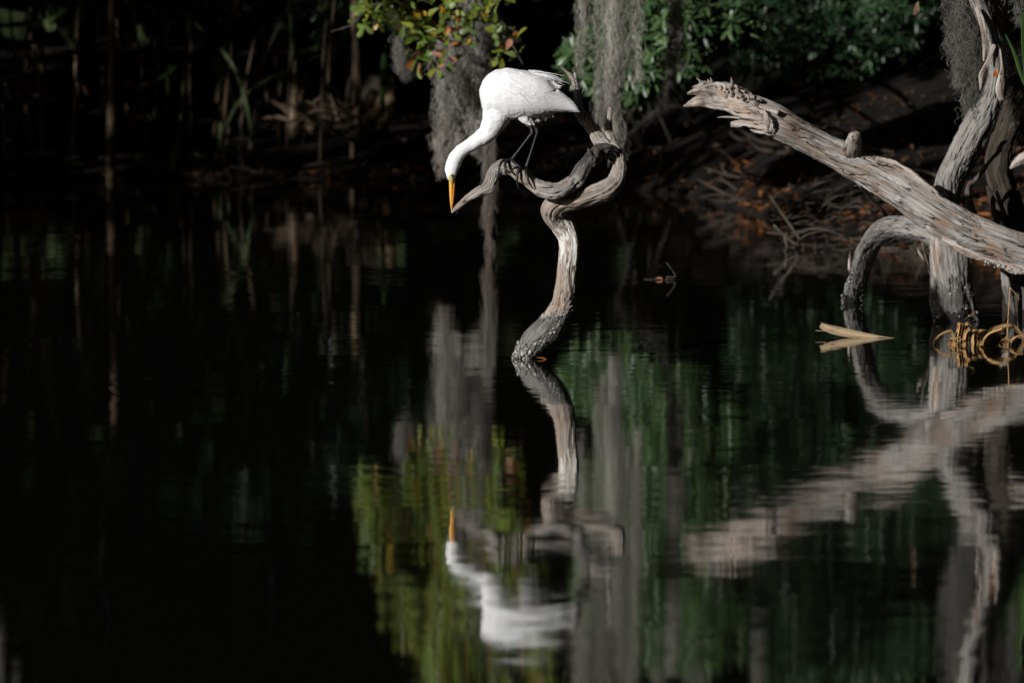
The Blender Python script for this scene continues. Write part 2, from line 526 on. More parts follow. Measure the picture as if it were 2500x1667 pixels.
# water: near-black tannin water with a very gentle ripple built from two slope fields
m, nt, p = new_mat("creek_water")
p.inputs["Base Color"].default_value = (0.006, 0.0065, 0.005, 1)
p.inputs["Roughness"].default_value = 0.032
p.inputs["IOR"].default_value = 1.333
geo = nd(nt, "ShaderNodeNewGeometry")
pos = geo.outputs["Position"]
na = noise(nt, pos, 1.0, 2.0, 0.5, (3.2, 8.5, 1))
nb = noise(nt, pos, 1.0, 1.5, 0.5, (0.55, 2.4, 1))
nc = noise(nt, pos, 1.0, 1.0, 0.5, (11, 80, 1))
patch = ramp(nt, noise(nt, pos, 1.0, 2, 0.5, (0.28, 0.5, 1)).outputs[0], [(0.38, (0.35, 0.35, 0.35)), (0.62, (1, 1, 1))])
def slope(n, kx, ky):
    sub = nd(nt, "ShaderNodeVectorMath", operation='SUBTRACT')
    nt.links.new(n.outputs["Color"], sub.inputs[0])
    sub.inputs[1].default_value = (0.5, 0.5, 0.5)
    mul = nd(nt, "ShaderNodeVectorMath", operation='MULTIPLY')
    nt.links.new(sub.outputs[0], mul.inputs[0])
    mul.inputs[1].default_value = (kx, ky, 0)
    return mul.outputs[0]
add1 = nd(nt, "ShaderNodeVectorMath", operation='ADD')
nt.links.new(slope(na, 0.016, 0.018), add1.inputs[0])
nt.links.new(slope(nb, 0.012, 0.014), add1.inputs[1])
add2 = nd(nt, "ShaderNodeVectorMath", operation='ADD')
nt.links.new(add1.outputs[0], add2.inputs[0])
nt.links.new(slope(nc, 0.012, 0.026), add2.inputs[1])
mulp = nd(nt, "ShaderNodeVectorMath", operation='MULTIPLY')
nt.links.new(add2.outputs[0], mulp.inputs[0])
nt.links.new(patch, mulp.inputs[1])
add3 = nd(nt, "ShaderNodeVectorMath", operation='ADD')
nt.links.new(mulp.outputs[0], add3.inputs[0])
add3.inputs[1].default_value = (0, 0, 1)
nrm = nd(nt, "ShaderNodeVectorMath", operation='NORMALIZE')
nt.links.new(add3.outputs[0], nrm.inputs[0])
nt.links.new(nrm.outputs[0], p.inputs["Normal"])
gl = nd(nt, "ShaderNodeBsdfGlossy")
gl.inputs["Roughness"].default_value = 0.03
gl.inputs["Color"].default_value = (0.96, 0.97, 0.96, 1)
nt.links.new(nrm.outputs[0], gl.inputs["Normal"])
mx = nd(nt, "ShaderNodeMixShader")
mx.inputs[0].default_value = 0.34
nt.links.new(p.outputs[0], mx.inputs[1])
nt.links.new(gl.outputs[0], mx.inputs[2])
nt.links.new(mx.outputs[0], nt.nodes["Material Output"].inputs[0])
M['water'] = m

# ------------------------------------------------------------------ setting: water, ground
W = 150.0
put("water", quick_mesh("water", [(-W, -30, 0), (W, -30, 0), (W, 130, 0), (-W, 130, 0)], np.array([[0, 1, 2, 3]]), False), M['water'])["kind"] = "structure"

SH_U = np.array([-60.0, -4.0, -1.0, 0.0, 0.6, 1.1, 1.5, 2.0, 2.8, 8.0, 60.0])
SH_Y = np.array([33.0, 33.3, 33.3, 33.0, 32.4, 31.0, 28.6, 27.4, 26.4, 24.0, 20.0])
def shore(x):
    return np.interp(x, SH_U, SH_Y)

def ground_z(x, y):
    d = y - shore(x)
    far = np.where(d > 0, 0.11 * d + 0.0 * d, 0.35 * d)
    near = np.where(y < 1.5, (1.5 - y) * 0.45, -9.0)
    z = np.maximum(np.clip(far, -0.7, 40), np.minimum(near, 1.1))
    n = fbm(np.stack([x * 0.9, y * 0.9, 0 * x], -1), 3, 3)
    n2 = fbm(np.stack([x * 6, y * 6, 0 * x], -1), 5, 2)
    return z + (0.05 * n + 0.012 * n2) * np.clip(np.abs(z) * 4 + 0.15, 0, 1) + 0.02 * (z > 0)

xs = np.concatenate([np.linspace(-150, -12, 24), np.arange(-11, 11, 0.09), np.linspace(12, 150, 24)])
ys = np.concatenate([np.linspace(-60, 20, 40), np.arange(20.5, 42, 0.09), np.linspace(43, 260, 40)])
X, Y = np.meshgrid(xs, ys)
Z = ground_z(X, Y)
ny, nx = X.shape
i, j = np.meshgrid(np.arange(ny - 1), np.arange(nx - 1), indexing='ij')
Q = np.stack([i * nx + j, i * nx + j + 1, (i + 1) * nx + j + 1, (i + 1) * nx + j], -1).reshape(-1, 4)
put("ground", quick_mesh("ground", np.stack([X, Y, Z], -1), Q), M['mud'])["kind"] = "structure"

# ------------------------------------------------------------------ the wood round the creek plus unseen leaf masses added for shade (one mass)
mb = MB()
def box_cards(x0, x1, y0, y1, z0, z1, n, size, clump=0.0, cs=0.6, seed=0):
    P = RNG.random((int(n), 3)) * [x1 - x0, y1 - y0, z1 - z0] + [x0, y0, z0]
    if clump:
        P = P[vnoise(P * cs, seed) > RNG.normal(size=len(P)) * 0.15 - 1 + clump]
    V, Qd = cards(P, size * (0.6 + 0.8 * RNG.random(len(P))))
    n_ = len(P)
    g = RNG.random((n_, 1))
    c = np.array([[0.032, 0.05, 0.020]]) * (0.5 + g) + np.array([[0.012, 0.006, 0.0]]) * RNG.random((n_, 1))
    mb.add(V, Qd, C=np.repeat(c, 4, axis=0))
box_cards(-14, 14, 39, 45, 0.2, 11, 60000, 0.34)                    # behind the far bank
box_cards(-20, 22, 45, 47, 0.2, 12, 16000, 0.6)
box_cards(-13, -7.5, 20.5, 50, 0.1, 10.5, 34000, 0.26, clump=0.72, cs=0.9, seed=4)   # left bank, between the creek and the sun
box_cards(-5.2, -3.9, 31.9, 37, 0.0, 3.4, 4200, 0.17, clump=0.85, cs=1.2, seed=6)  # unseen leaf block added so the far bank falls in shadow
box_cards(-5.2, -3.9, 24.4, 29.4, 0.0, 6.5, 5200, 0.17, clump=0.85, cs=1.2, seed=6)  # second unseen block, placed to shade the bank and rear bush
box_cards(-18, -13, 27, 50, 0.1, 10.5, 8000, 0.5)
box_cards(8, 12, -12, 46, 0.3, 11, 26000, 0.6)                      # right bank, out of view, added to cut the sky light
box_cards(-6, 14, -12, 46, 9.6, 11.4, 34000, 0.6)  # overhead leaf sheet, out of view, added to darken the ambient light
box_cards(-15, -6, 20, 46, 9.6, 11.4, 8000, 0.6)                  # unseen crowns added overhead to block sky light
box_cards(-15, 14, -16, -12, 0.5, 11, 14000, 0.6)                   # unseen leaf wall behind the viewer, added against sky fill
box_cards(-17, -14, -16, -10, 0.5, 11, 9000, 0.6)  # corner of the added leaf wall, closing off more sky
for k in range(34):
    side = k % 4
    x, y = [(RNG.uniform(-14, 14), RNG.uniform(38.5, 44)), (RNG.uniform(-12, -8), RNG.uniform(27, 46)), (RNG.uniform(8.2, 11), RNG.uniform(-10, 44)), (RNG.uniform(-14, 10), RNG.uniform(-15, -13))][side]
    r = RNG.uniform(0.10, 0.22)
    pts = [(x + RNG.normal() * .15 * q, y + RNG.normal() * .15 * q, -0.3 + q * 2.8, r * (1.15 - .17 * q)) for q in range(5)]
    tube(mb, pts, 0.3, 10, 0.1, seed=k, C=(0.035, 0.028, 0.022), caps=(0, 0))
props(put("woodland", mb.mesh("woodland", False), M['wood_leaf']), "dark mass of trees behind the far bank, with unseen leaf masses added round the creek for shade", "woodland", kind="stuff")

def gb0(x, y):
    return float(ground_z(np.array([x]), np.array([y]))[0])

# leaf litter on the banks
mb = MB()
def litter(n, x0, x1, d0, d1, cols, size=0.05):
    x = RNG.uniform(x0, x1, n)
    y = shore(x) + d0 + (d1 - d0) * RNG.random(n) ** 1.5
    z = ground_z(x, y) + 0.012 + 0.02 * RNG.random(n)
    k = vnoise(np.stack([x * 1.6, y * 1.6, 0 * x], -1), 8) > -0.25
    x, y, z = x[k], y[k], z[k]
    n = len(x)
    D = np.stack([RNG.normal(size=n), RNG.normal(size=n), RNG.normal(size=n) * .35], -1)
    Nn = np.stack([RNG.normal(size=n) * .5, RNG.normal(size=n) * .5, np.ones(n)], -1)
    c = np.array(cols)[RNG.integers(0, len(cols), n)] * RNG.uniform(0.3, 1.0, (n, 1))
    V, Qd, C = leaves(np.stack([x, y, z], -1), D, Nn, size * RNG.uniform(.6, 1.4, n), size * .45, c)
    mb.add(V, Qd, C=C)
BROWN = [(0.16, 0.07, 0.03), (0.10, 0.05, 0.03), (0.22, 0.10, 0.04), (0.07, 0.045, 0.03), (0.13, 0.09, 0.06)]
litter(3600, -0.6, 5.0, 0.0, 5.5, BROWN)
litter(2600, -4.5, -0.3, 0.0, 4.5, BROWN)
litter(600, 1.3, 2.9, 0.02, 1.9, [(0.27, 0.10, 0.025), (0.22, 0.08, 0.025), (0.15, 0.06, 0.025)], 0.055)
for k in range(420):
    x = RNG.uniform(-3.5, 3.4); y = float(shore(x)) + RNG.random() ** 1.4 * 4.0
    z = gb0(x, y); a = RNG.random() * 3.14; L = RNG.uniform(.06, .45)
    p0 = np.array([x, y, z + .01]); p1 = p0 + [math.cos(a) * L, math.sin(a) * L, RNG.uniform(0, .12)]
    r = RNG.uniform(.003, .012)
    tube(mb, [(*p0, r), (*((p0 + p1) / 2 + RNG.normal(size=3) * .02), r), (*p1, r * .4)], .05, 6, C=np.array([.05, .038, .03]) * RNG.uniform(.3, 1.2), rough=.1, seed=k)
props(put("leaf_litter", mb.mesh("leaf_litter"), M['litter']), "brown and orange fallen leaves scattered over the muddy far bank", "leaf litter", kind="stuff")

# ------------------------------------------------------------------ the snag the egret stands on
def gb(x, y):  # bank height at a point
    return float(ground_z(np.array([x]), np.array([y]))[0])

base = at(1272, 875, 20.0); base[2] = 0
snag = thing("dead_snag", base, "pale curled dead branch rising from the water with the white egret on it", "dead branch")
mb = MB()
tube(mb, px_path([(1262, 905, 20.0, 24), (1277, 868, 20.0, 27), (1300, 835, 20.0, 31), (1340, 798, 20.0, 33), (1369, 755, 20.0, 29), (1379, 715, 20.0, 24), (1384, 665, 20.01, 22.5), (1390, 620, 20.02, 22.5), (1389, 580, 20.03, 23), (1374, 548, 20.03, 25), (1355, 524, 20.01, 27), (1353, 505, 19.975, 26), (1372, 493, 19.965, 24), (1405, 489, 19.957, 23), (1440, 479, 19.955, 23), (1476, 468, 19.975, 25), (1500, 448, 20.01, 22), (1509, 420, 20.04, 18.5), (1507, 392, 20.07, 16.5), (1497, 366, 20.09, 17), (1478, 355, 20.10, 17)]),
     0.0042, 84, flut=0.15, rough=0.055, crack=0.20, seed=3, twist=1.5, lump=.07, knots=((0.30, 0.4, .02, .006), (0.86, 0.8, .016, .007), (0.60, .3, .012, .005)))
put("trunk", mb.mesh("trunk"), M['snag'], snag)
mb = MB()
tube(mb, px_path([(1503, 392, 20.07, 12), (1490, 372, 20.05, 17), (1466, 370, 20.02, 18), (1444, 386, 19.98, 17), (1425, 414, 19.95, 18), (1404, 443, 19.925, 19), (1375, 461, 19.90, 19.5), (1338, 464, 19.89, 20), (1305, 452, 19.90, 17.5), (1278, 432, 19.90, 16.5), (1253, 415, 19.91, 15.5), (1228, 410, 19.92, 16.5), (1208, 424, 19.92, 16), (1199, 448, 19.91, 14), (1188, 463, 19.90, 14.5), (1165, 472, 19.89, 12), (1140, 488, 19.88, 9.5), (1118, 506, 19.87, 6.5), (1103, 519, 19.86, 3)]),
     0.0032, 96, flut=0.20, rough=0.07, crack=0.26, seed=12, twist=2.0, lump=0.15,
     knots=((0.10, 0.2, .014, .009), (0.15, 5.2, .012, .011), (0.20, 0.9, .012, .008), (0.33, 0.9, .016, -.012), (0.50, 0.35, .016, .009), (0.66, 0.0, .014, .006), (0.755, 0.5, .014, .010), (0.80, 5.8, .012, .007)))
tube(mb, px_path([(1140, 492, 19.87, 5), (1128, 502, 19.87, 3.2), (1118, 514, 19.87, 2.4), (1113, 523, 19.87, 1)]), 0.003, 14, rough=.08, seed=2)
tube(mb, px_path([(1446, 384, 19.97, 7), (1440, 374, 19.955, 6), (1436, 366, 19.95, 3.5), (1435, 361, 19.95, 1)]), 0.003, 20, rough=.2, flut=.2, lump=.2, seed=91)
tube(mb, px_path([(1452, 390, 19.98, 9), (1451, 398, 19.96, 7), (1449, 405, 19.95, 4), (1447, 410, 19.95, 1)]), 0.003, 20, rough=.25, flut=.25, lump=.2, seed=92)
tube(mb, px_path([(1462, 380, 20.0, 10), (1456, 372, 19.97, 9), (1452, 367, 19.965, 5)]), 0.003, 20, rough=.25, lump=.3, seed=93)
put("perch_limb", mb.mesh("perch_limb"), M['limb'], snag)
mb = MB()
tube(mb, px_path([(1492, 365, 20.10, 16), (1466, 342, 20.10, 15), (1446, 315, 20.10, 12), (1428, 290, 20.10, 12), (1416, 268, 20.10, 10.5), (1412, 245, 20.10, 9.5), (1409, 220, 20.10, 8.5), (1404, 200, 20.10, 8), (1397, 189, 20.10, 7.5), (1386, 178, 20.10, 4), (1374, 168, 20.10, 2.4), (1361, 161, 20.10, 1)]),
     0.003, 44, flut=0.26, rough=0.10, crack=0.32, seed=21, twist=1, lump=.14, knots=((.35, .3, .012, .007), (.46, 5.5, .012, .006), (.75, .3, .010, .006)))
tube(mb, px_path([(1400, 204, 20.10, 6), (1404, 192, 20.10, 5), (1405, 178, 20.10, 4)]), 0.003, 16, rough=.12, seed=5)
tube(mb, px_path([(1418, 240, 20.10, 3), (1422, 228, 20.10, 2.2), (1425, 218, 20.10, .8)]), 0.003, 10, seed=6)
put("tall_spur", mb.mesh("tall_spur"), M['perch'], snag)
mb = MB()
tube(mb, px_path([(1495, 368, 20.10, 15), (1491, 345, 20.10, 12.5), (1486, 325, 20.10, 10), (1483, 312, 20.10, 10), (1486, 296, 20.10, 7.5), (1489, 278, 20.10, 6), (1490, 262, 20.10, 5)]),
     0.003, 36, flut=0.22, rough=0.09, crack=0.22, seed=27, lump=.1, knots=((.52, 0.4, .012, .009),))
put("short_spur", mb.mesh("short_spur"), M['perch'], snag)

# barnacles round the foot
def barnacles(name, parent, spots, size, seed):
    mb_ = MB()
    rg = np.random.default_rng(seed)
    for (p, n) in spots:
        s_ = size * rg.choice([.5, .8, 1.1, 1.7], p=[.35, .3, .25, .1]) * rg.uniform(.8, 1.2)
        n = n / np.linalg.norm(n)
        a = np.cross(n, [0.3, 0.5, .8]); a /= np.linalg.norm(a); b = np.cross(n, a)
        th = np.linspace(0, 2 * math.pi, 7)[:-1] + rg.random()
        r1 = s_ * (1 + .25 * rg.normal(size=6)); r2 = s_ * .5
        V = [p + (np.cos(t) * a + np.sin(t) * b) * r for t, r in zip(th, r1)]
        V += [p + n * s_ * 1.1 + (np.cos(t) * a + np.sin(t) * b) * r2 for t in th]
        V += [p + n * s_ * .6]
        Qd = [(q, (q + 1) % 6, 6 + (q + 1) % 6, 6 + q) for q in range(6)]
        T_ = [(6 + q, 6 + (q + 1) % 6, 12) for q in range(6)]
        g = rg.choice([0.5, 0.36, 0.22, 0.10, 0.04], p=[.2, .25, .25, .15, .15])
        c = np.array([[g, g * .97, g * .9]] * 12 + [[.02, .02, .02]])
        mb_.add(np.array(V), np.array(Qd), np.array(T_), C=c)
    o = put(name, mb_.mesh(name, False), M['barnacle'], parent)
    o["kind"] = "stuff"
    return o

def on_limb(rows, t_lo, t_hi, n, ang_mid, ang_sd, rg):
    R, s = spline(px_path(rows), 0.004)
    c, r = R[:, :3], R[:, 3]
    T = np.gradient(c, axis=0); T /= np.linalg.norm(T, axis=1)[:, None]
    side = np.cross(T, [0, 1, 0]); side /= np.linalg.norm(side, axis=1)[:, None]      # to the right in the picture for a rising limb
    side[side[:, 0] < 0] *= -1
    front = np.cross(side, T); front[front[:, 1] > 0] *= -1
    out = []
    for _ in range(n):
        k = int(rg.uniform(t_lo, t_hi) * (len(c) - 1))
        a = rg.normal(ang_mid, ang_sd)          # 0 = front, + = right
        nn = side[k] * math.sin(a) + front[k] * math.cos(a)
        out.append((c[k] + nn * r[k] * rg.uniform(.93, 1.02), nn))
    return out
rg = np.random.default_rng(5)
foot = [(1262, 905, 20.0, 24), (1277, 868, 20.0, 27), (1300, 835, 20.0, 31), (1340, 798, 20.0, 33), (1369, 755, 20.0, 29), (1379, 715, 20.0, 24)]
sp = on_limb(foot, 0.22, 0.95, 760, 0.95, 0.36, rg) + on_limb(foot, 0.12, 0.30, 200, 0.2, 0.9, rg) + on_limb(foot, 0.6, 0.86, 120, 0.2, 0.6, rg)
barnacles("barnacle_crust", snag, sp, 0.0036, 3)
# a dead leaf and twig caught at the foot
o = put("floating_leaf", (lambda r: quick_mesh("floating_leaf", r[0], r[1], tint=r[2]))(leaves(np.array([at(1308, 873, 20.0) * [1, 1, 0] + [0, -.05, .006]]), np.array([[1., -.2, .1]]), np.array([[0, -.4, 1.]]), 0.04, 0.014, np.array([[.30, .11, .03]]))), M['litter'])
props(o, "small orange dead leaf caught against the foot of the egret's branch", "leaf")

# ------------------------------------------------------------------ the egret
YB = 19.925
EP = m_px(YB)
ST = np.array([  # u, top, bottom, half width (px)
    (1171, 218, 232, 6), (1176, 201, 262, 24), (1188, 184, 284, 38), (1208, 171, 293, 46), (1240, 166, 295, 50),
    (1275, 171, 291, 50), (1310, 179, 286, 45), (1335, 192, 281, 37), (1355, 212, 276, 28), (1380, 231, 274, 17), (1400, 248, 273, 9), (1412, 264, 272, 4)], float)

def eg(u, v, dy=0.0):
    return at(u, v, YB + dy)

def body_half(u, v):
    t = np.interp(u, ST[:, 0], ST[:, 1]); b = np.interp(u, ST[:, 0], ST[:, 2]); w = np.interp(u, ST[:, 0], ST[:, 3])
    k = (v - (t + b) / 2) / np.maximum((b - t) / 2, 1e-3)
    return w * np.sqrt(np.clip(1 - k * k, 0, 1)) * EP

mb = MB()
n_r = 48
rings = []
us = np.linspace(ST[0, 0], ST[-1, 0], 70)
for u in us:
    t, b, w = (np.interp(u, ST[:, 0], ST[:, k]) for k in (1, 2, 3))
    for a in np.linspace(0, 2 * math.pi, n_r, endpoint=False):
        rings.append(at(u, (t + b) / 2 - (b - t) / 2 * math.cos(a), YB + math.sin(a) * w * EP))
Vb = np.array(rings)
i, j = np.meshgrid(np.arange(len(us) - 1), np.arange(n_r), indexing='ij')
Qb = np.stack([i * n_r + j, (i + 1) * n_r + j, (i + 1) * n_r + (j + 1) % n_r, i * n_r + (j + 1) % n_r], -1).reshape(-1, 4)
c0, c1 = len(Vb), len(Vb) + 1
Tb = [(c0, k, (k + 1) % n_r) for k in range(n_r)] + [(c1, (len(us) - 1) * n_r + (k + 1) % n_r, (len(us) - 1) * n_r + k) for k in range(n_r)]
Vb = np.vstack([Vb, Vb[:n_r].mean(0), Vb[-n_r:].mean(0)])
mb.add(Vb, Qb, np.array(Tb))
tube(mb, px_path([(1104, 441, YB - .02, 6), (1102, 432, YB - .02, 10.5), (1102, 420, YB - .02, 15.5), (1104, 407, YB - .018, 18), (1110, 392, YB - .015, 18), (1122, 374, YB - .01, 17), (1144, 357, YB, 17), (1168, 342, YB, 19), (1189, 326, YB, 23), (1202, 306, YB, 29), (1212, 284, YB, 36), (1220, 262, YB, 38), (1226, 242, YB, 34)]), 0.004, 40)
# feathered thighs, legs, feet
def leg(dy, hip, knee, heel, foot_, toes):
    tube(mb, px_path([(*hip, YB + dy, 15), (knee[0] - 8, knee[1] - 8, YB + dy, 11), (*knee, YB + dy, 6.0), (heel[0] - 1, heel[1] - 6, YB + dy, 4.0)]), 0.004, 20)
    tube(mb, px_path([(heel[0] - 2, heel[1] - 12, YB + dy, 4.2), (heel[0], heel[1], YB + dy, 5.2), (heel[0] + (foot_[0] - heel[0]) * .15, heel[1] + (foot_[1] - heel[1]) * .15, YB + dy, 3.1),
                      (heel[0] + (foot_[0] - heel[0]) * .6, heel[1] + (foot_[1] - heel[1]) * .6, YB + dy, 2.9), (heel[0] + (foot_[0] - heel[0]) * .85, heel[1] + (foot_[1] - heel[1]) * .85, YB + dy, 4.0), (*foot_, YB + dy, 4.8)]), 0.003, 14)
    for t_ in toes:
        rows = [(foot_[0], foot_[1], YB + dy, 3.8)] + [(a, b, YB + dy + d_, r_) for (a, b, d_, r_) in t_]
        tube(mb, px_path(rows), 0.002, 12)
leg(-.012, (1270, 278), (1292, 302), (1299, 324), (1249, 390),
    [[(1236, 391, -.012, 4.0), (1226, 394, -.028, 3.7), (1220, 406, -.046, 3.3), (1217, 424, -.050, 2.6), (1217, 434, -.046, 1.2)],
     [(1240, 393, -.018, 3.8), (1234, 398, -.040, 3.6), (1233, 410, -.054, 3.4), (1240, 419, -.058, 2.8), (1248, 423, -.056, 1.2)],
     [(1253, 395, -.02, 3.4), (1262, 402, -.042, 3.0), (1271, 409, -.048, 2.2)],
     [(1256, 394, .01, 3.0), (1264, 402, .02, 2.0)]])
leg(-.002, (1280, 276), (1299, 302), (1311, 324), (1284, 411),
    [[(1277, 411, -.03, 4.0), (1267, 415, -.050, 3.8), (1263, 430, -.060, 3.4), (1263, 448, -.060, 2.6), (1267, 464, -.056, 1.1)],
     [(1284, 416, -.035, 4.0), (1286, 428, -.066, 3.8), (1292, 446, -.072, 3.2), (1302, 462, -.066, 1.4)],
     [(1272, 410, -.03, 3.6), (1258, 410, -.055, 3.2), (1246, 418, -.064, 2.0)]])
tmp = bpy.data.objects.new("tmp_body", mb.mesh("tmp_body"))
scene.collection.objects.link(tmp)
rm = tmp.modifiers.new("r", 'REMESH'); rm.mode = 'VOXEL'; rm.voxel_size = 0.0022; rm.use_smooth_shade = True
sm = tmp.modifiers.new("s", 'SMOOTH'); sm.factor = 0.5; sm.iterations = 3
bpy.context.view_layer.update()
dg = bpy.context.evaluated_depsgraph_get()
me = bpy.data.meshes.new_from_object(tmp.evaluated_get(dg))
bpy.data.objects.remove(tmp)
me.name = "body"
me.materials.clear()
co = np.empty(len(me.vertices) * 3); me.vertices.foreach_get("co", co); co = co.reshape(-1, 3)
# ruffle the plumage a little
nrmv = np.empty(len(me.vertices) * 3); me.vertices.foreach_get("normal", nrmv); nrmv = nrmv.reshape(-1, 3)
zt = at(1290, 305, YB)[2]
xl = at(1256, 305, YB)[0]
xl2 = at(1190, 305, YB)[0]; zt2 = at(1250, 360, YB)[2]
legv = ((co[:, 2] < zt) & (co[:, 0] > xl)) | ((co[:, 2] < zt2) & (co[:, 0] > xl2))
amp = np.where(legv, 0, 0.0016)
co = co + nrmv * (amp * fbm(np.stack([co[:, 0] * 45, co[:, 1] * 45, co[:, 2] * 45], -1), 2, 3))[:, None]
me.vertices.foreach_set("co", co.ravel().astype(np.float32))
fc = np.empty(len(me.polygons) * 3); me.polygons.foreach_get("center", fc); fc = fc.reshape(-1, 3)
mi = (((fc[:, 2] < zt) & (fc[:, 0] > xl)) | ((fc[:, 2] < zt2) & (fc[:, 0] > xl2))).astype(np.int32)
ebase = eg(1262, 412); 
egret = thing("great_egret", ebase, "large white wading bird bending down from a curled dead branch over dark water", "bird")
body = put("body", me, [M['down'], M['leg']], egret)
me.polygons.foreach_set("material_index", mi)

# feathers of the folded wings: rows of overlapping vanes laid on the flank
def vanes(rows, side):
    """rows: (u0,v0,u1,v1,width px,lift m, droop) feather from root to tip"""
    mb_ = MB()
    for (u0, v0, u1, v1, w, lift, pt) in rows:
        L = 12
        t = np.linspace(0, 1, L)
        uc = u0 + (u1 - u0) * t; vc = v0 + (v1 - v0) * t + 2.0 * np.sin(t * math.pi) * (1 if v1 > v0 else -1) * -1
        dn = np.array([-(v1 - v0), (u1 - u0)], float); dn /= np.linalg.norm(dn)
        wid = w * np.minimum(1, 0.35 + 2.6 * t) * np.clip((1 - t ** pt), 0.02, 1)
        V = []
        for k in range(L):
            for q in (-1, -.5, 0, .5, 1):
                u = uc[k] + dn[0] * wid[k] * .5 * q; v = vc[k] + dn[1] * wid[k] * .5 * q
                h = float(body_half(u, v)) + lift * (0.3 + .9 * t[k]) - abs(q) ** 2 * 0.0006 + 0.0004
                V.append(at(u, v, YB - side * h))
        Qd = [(k * 5 + q, k * 5 + q + 1, (k + 1) * 5 + q + 1, (k + 1) * 5 + q) for k in range(L - 1) for q in range(4)]
        mb_.add(np.array(V), np.array(Qd))
    return mb_

def wing_rows(rg):
    R = []
    for r_ in range(6):                                   # small coverts in rows across the shoulder and flank
        for k in range(10):
            u = 1192 + k * 13.5 + r_ * 1.5 + rg.normal() * 1.5
            v = 196 + r_ * 14.5 + k * 1.4 + rg.normal() * 1.5
            if v > 258 + min(0, (u - 1215)) * .3: continue
            R.append((u, v, u + 30 + rg.normal() * 2, v + 15 + r_ * 1.0 + rg.normal() * 2, 18 + rg.random() * 4, 0.0006 + .0001 * (10 - k) + .0006 * rg.random(), 5))
    for k in range(13):                                   # drooping flank feathers over the thigh
        u = 1205 + k * 13
        R.append((u, 246 + k * 0.6, u + 22 + rg.normal() * 2, 284 - k * 0.9 + rg.normal() * 1.2, 17, 0.0012, 4))
    for k in range(9):                                    # flight feathers to the tail
        R.append((1290 + 2 * k, 214 + 6.0 * k, 1416 - 4.2 * (8 - k) * .9 - (k == 0) * 4, 268 - 3.4 * (8 - k) + 0.6 * k, 15, 0.0020 + .0003 * k, 4.5))
    for k in range(8):                                    # long feathers of the back
        R.append((1255 + 3 * k, 186 + 5.0 * k, 1373 - abs(k - 3) * 5 + rg.normal() * 2, 205 + 2.1 * k, 13, 0.0038, 3.2))
    return R
for side in (1, -1):
    rg = np.random.default_rng(8)
    put("wing", vanes(wing_rows(rg), side).mesh("wing"), M['feather'], egret)
# fine back plumes, thigh tuft, nape
mb = MB()
rg = np.random.default_rng(9)
for k in range(70):
    t = rg.random()
    u0, v0 = 1215 + 95 * t + rg.normal() * 6, 186 + 30 * rg.random() + 14 * t
    L = rg.uniform(35, 70); a = rg.uniform(.25, .75)
    q = []
    for w_ in (0, .35, .7, 1):
        u, v = u0 + math.cos(a) * L * w_, v0 + math.sin(a) * L * w_ + 3 * w_ * w_
        q.append((*at(u, v, YB - float(body_half(u, v)) - .0026), (.0009, .0012, .0008, .0002)[int(w_ * 3)]))
    if q[-1][1] > YB - .012: continue
    tube(mb, q, 0.006, 5)
for k in range(26):
    a = rg.random()
    u0, v0 = 1280 + 40 * rg.random(), 174 + 10 * a
    u1, v1 = 1352 + 30 * rg.random(), 186 + 22 * a + rg.normal() * 2
    dy = rg.uniform(-.02, .02)
    tube(mb, px_path([(u0, v0, YB + dy, 1.2), ((u0 + u1) / 2, (v0 + v1) / 2 - 3, YB + dy, .8), (u1, v1, YB + dy, .25)]), 0.01, 5)
tube(mb, px_path([(1330, 182, YB, .8), (1362, 193, YB, .6), (1392, 206, YB, .3)]), 0.01, 5)
tube(mb, px_path([(1290, 172, YB, .8), (1312, 173, YB, .6), (1330, 176, YB, .3)]), 0.01, 5)
put("back_plumes", mb.mesh("back_plumes"), M['feather'], egret)
mb = MB()
for k in range(260):
    u0 = 1280 + 66 * rg.random() ** 1.3; L = (1 - (u0 - 1282) / 70) * 20 + 6 + rg.normal() * 1.5
    v0 = 279 - (u0 - 1282) * .06
    dy = rg.uniform(.002, .055)
    tube(mb, px_path([(u0 - 2, v0 - 4, YB + dy, 1.3), (u0 + 4, v0 + L * .5, YB + dy, 1.0), (u0 + 7 + rg.normal() * 3, v0 + L + rg.normal() * 2, YB + dy, .3)]), 0.008, 5)
put("thigh_tuft", mb.mesh("thigh_tuft"), M['feather'], egret)
mb = MB()
for k in range(60):
    t = rg.random()
    u0 = 1098 + 52 * t; v0 = np.interp(t, [0, .3, .6, 1], [386, 368, 352, 340]) + rg.uniform(0, 6)
    tube(mb, px_path([(u0 + 5, v0 + 5, YB - .01 + rg.normal() * .006, 2.5), (u0 - 1, v0 + 1, YB - .012, 1.5), (u0 - 5 + rg.normal(), v0 - 2 + rg.normal() * 1.5, YB - .014, .3)]), 0.004, 5)
put("nape_feathers", mb.mesh("nape_feathers"), M['down'], egret)
# bill, lores, eye
YH = YB - .024
mb = MB(); tube(mb, px_path([(1101.5, 436, YH - .004, 5.2), (1101.3, 452, YH - .004, 4.9), (1101.3, 470, YH - .003, 4.3), (1101.6, 490, YH - .002, 3.2), (1102, 505, YH, 2.2), (1102.5, 514, YH, .7)]), 0.003, 20, flat=1.0)
put("upper_bill", mb.mesh("upper_bill"), M['bill'], egret)
mb = MB(); tube(mb, px_path([(1107.5, 440, YH, 4.2), (1106.8, 455, YH - .001, 4.2), (1106, 472, YH - .001, 3.8), (1105, 490, YH - .001, 2.8), (1103.8, 504, YH, 1.6), (1103, 511, YH, .5)]), 0.003, 18)
put("lower_bill", mb.mesh("lower_bill"), M['bill2'], egret)
mb = MB(); tube(mb, px_path([(1102, 425, YH - .014, 2.5), (1102, 431, YH - .0125, 5.2), (1102.5, 440, YH - .0085, 5.4), (1103, 448, YH - .005, 4)]), 0.002, 16)
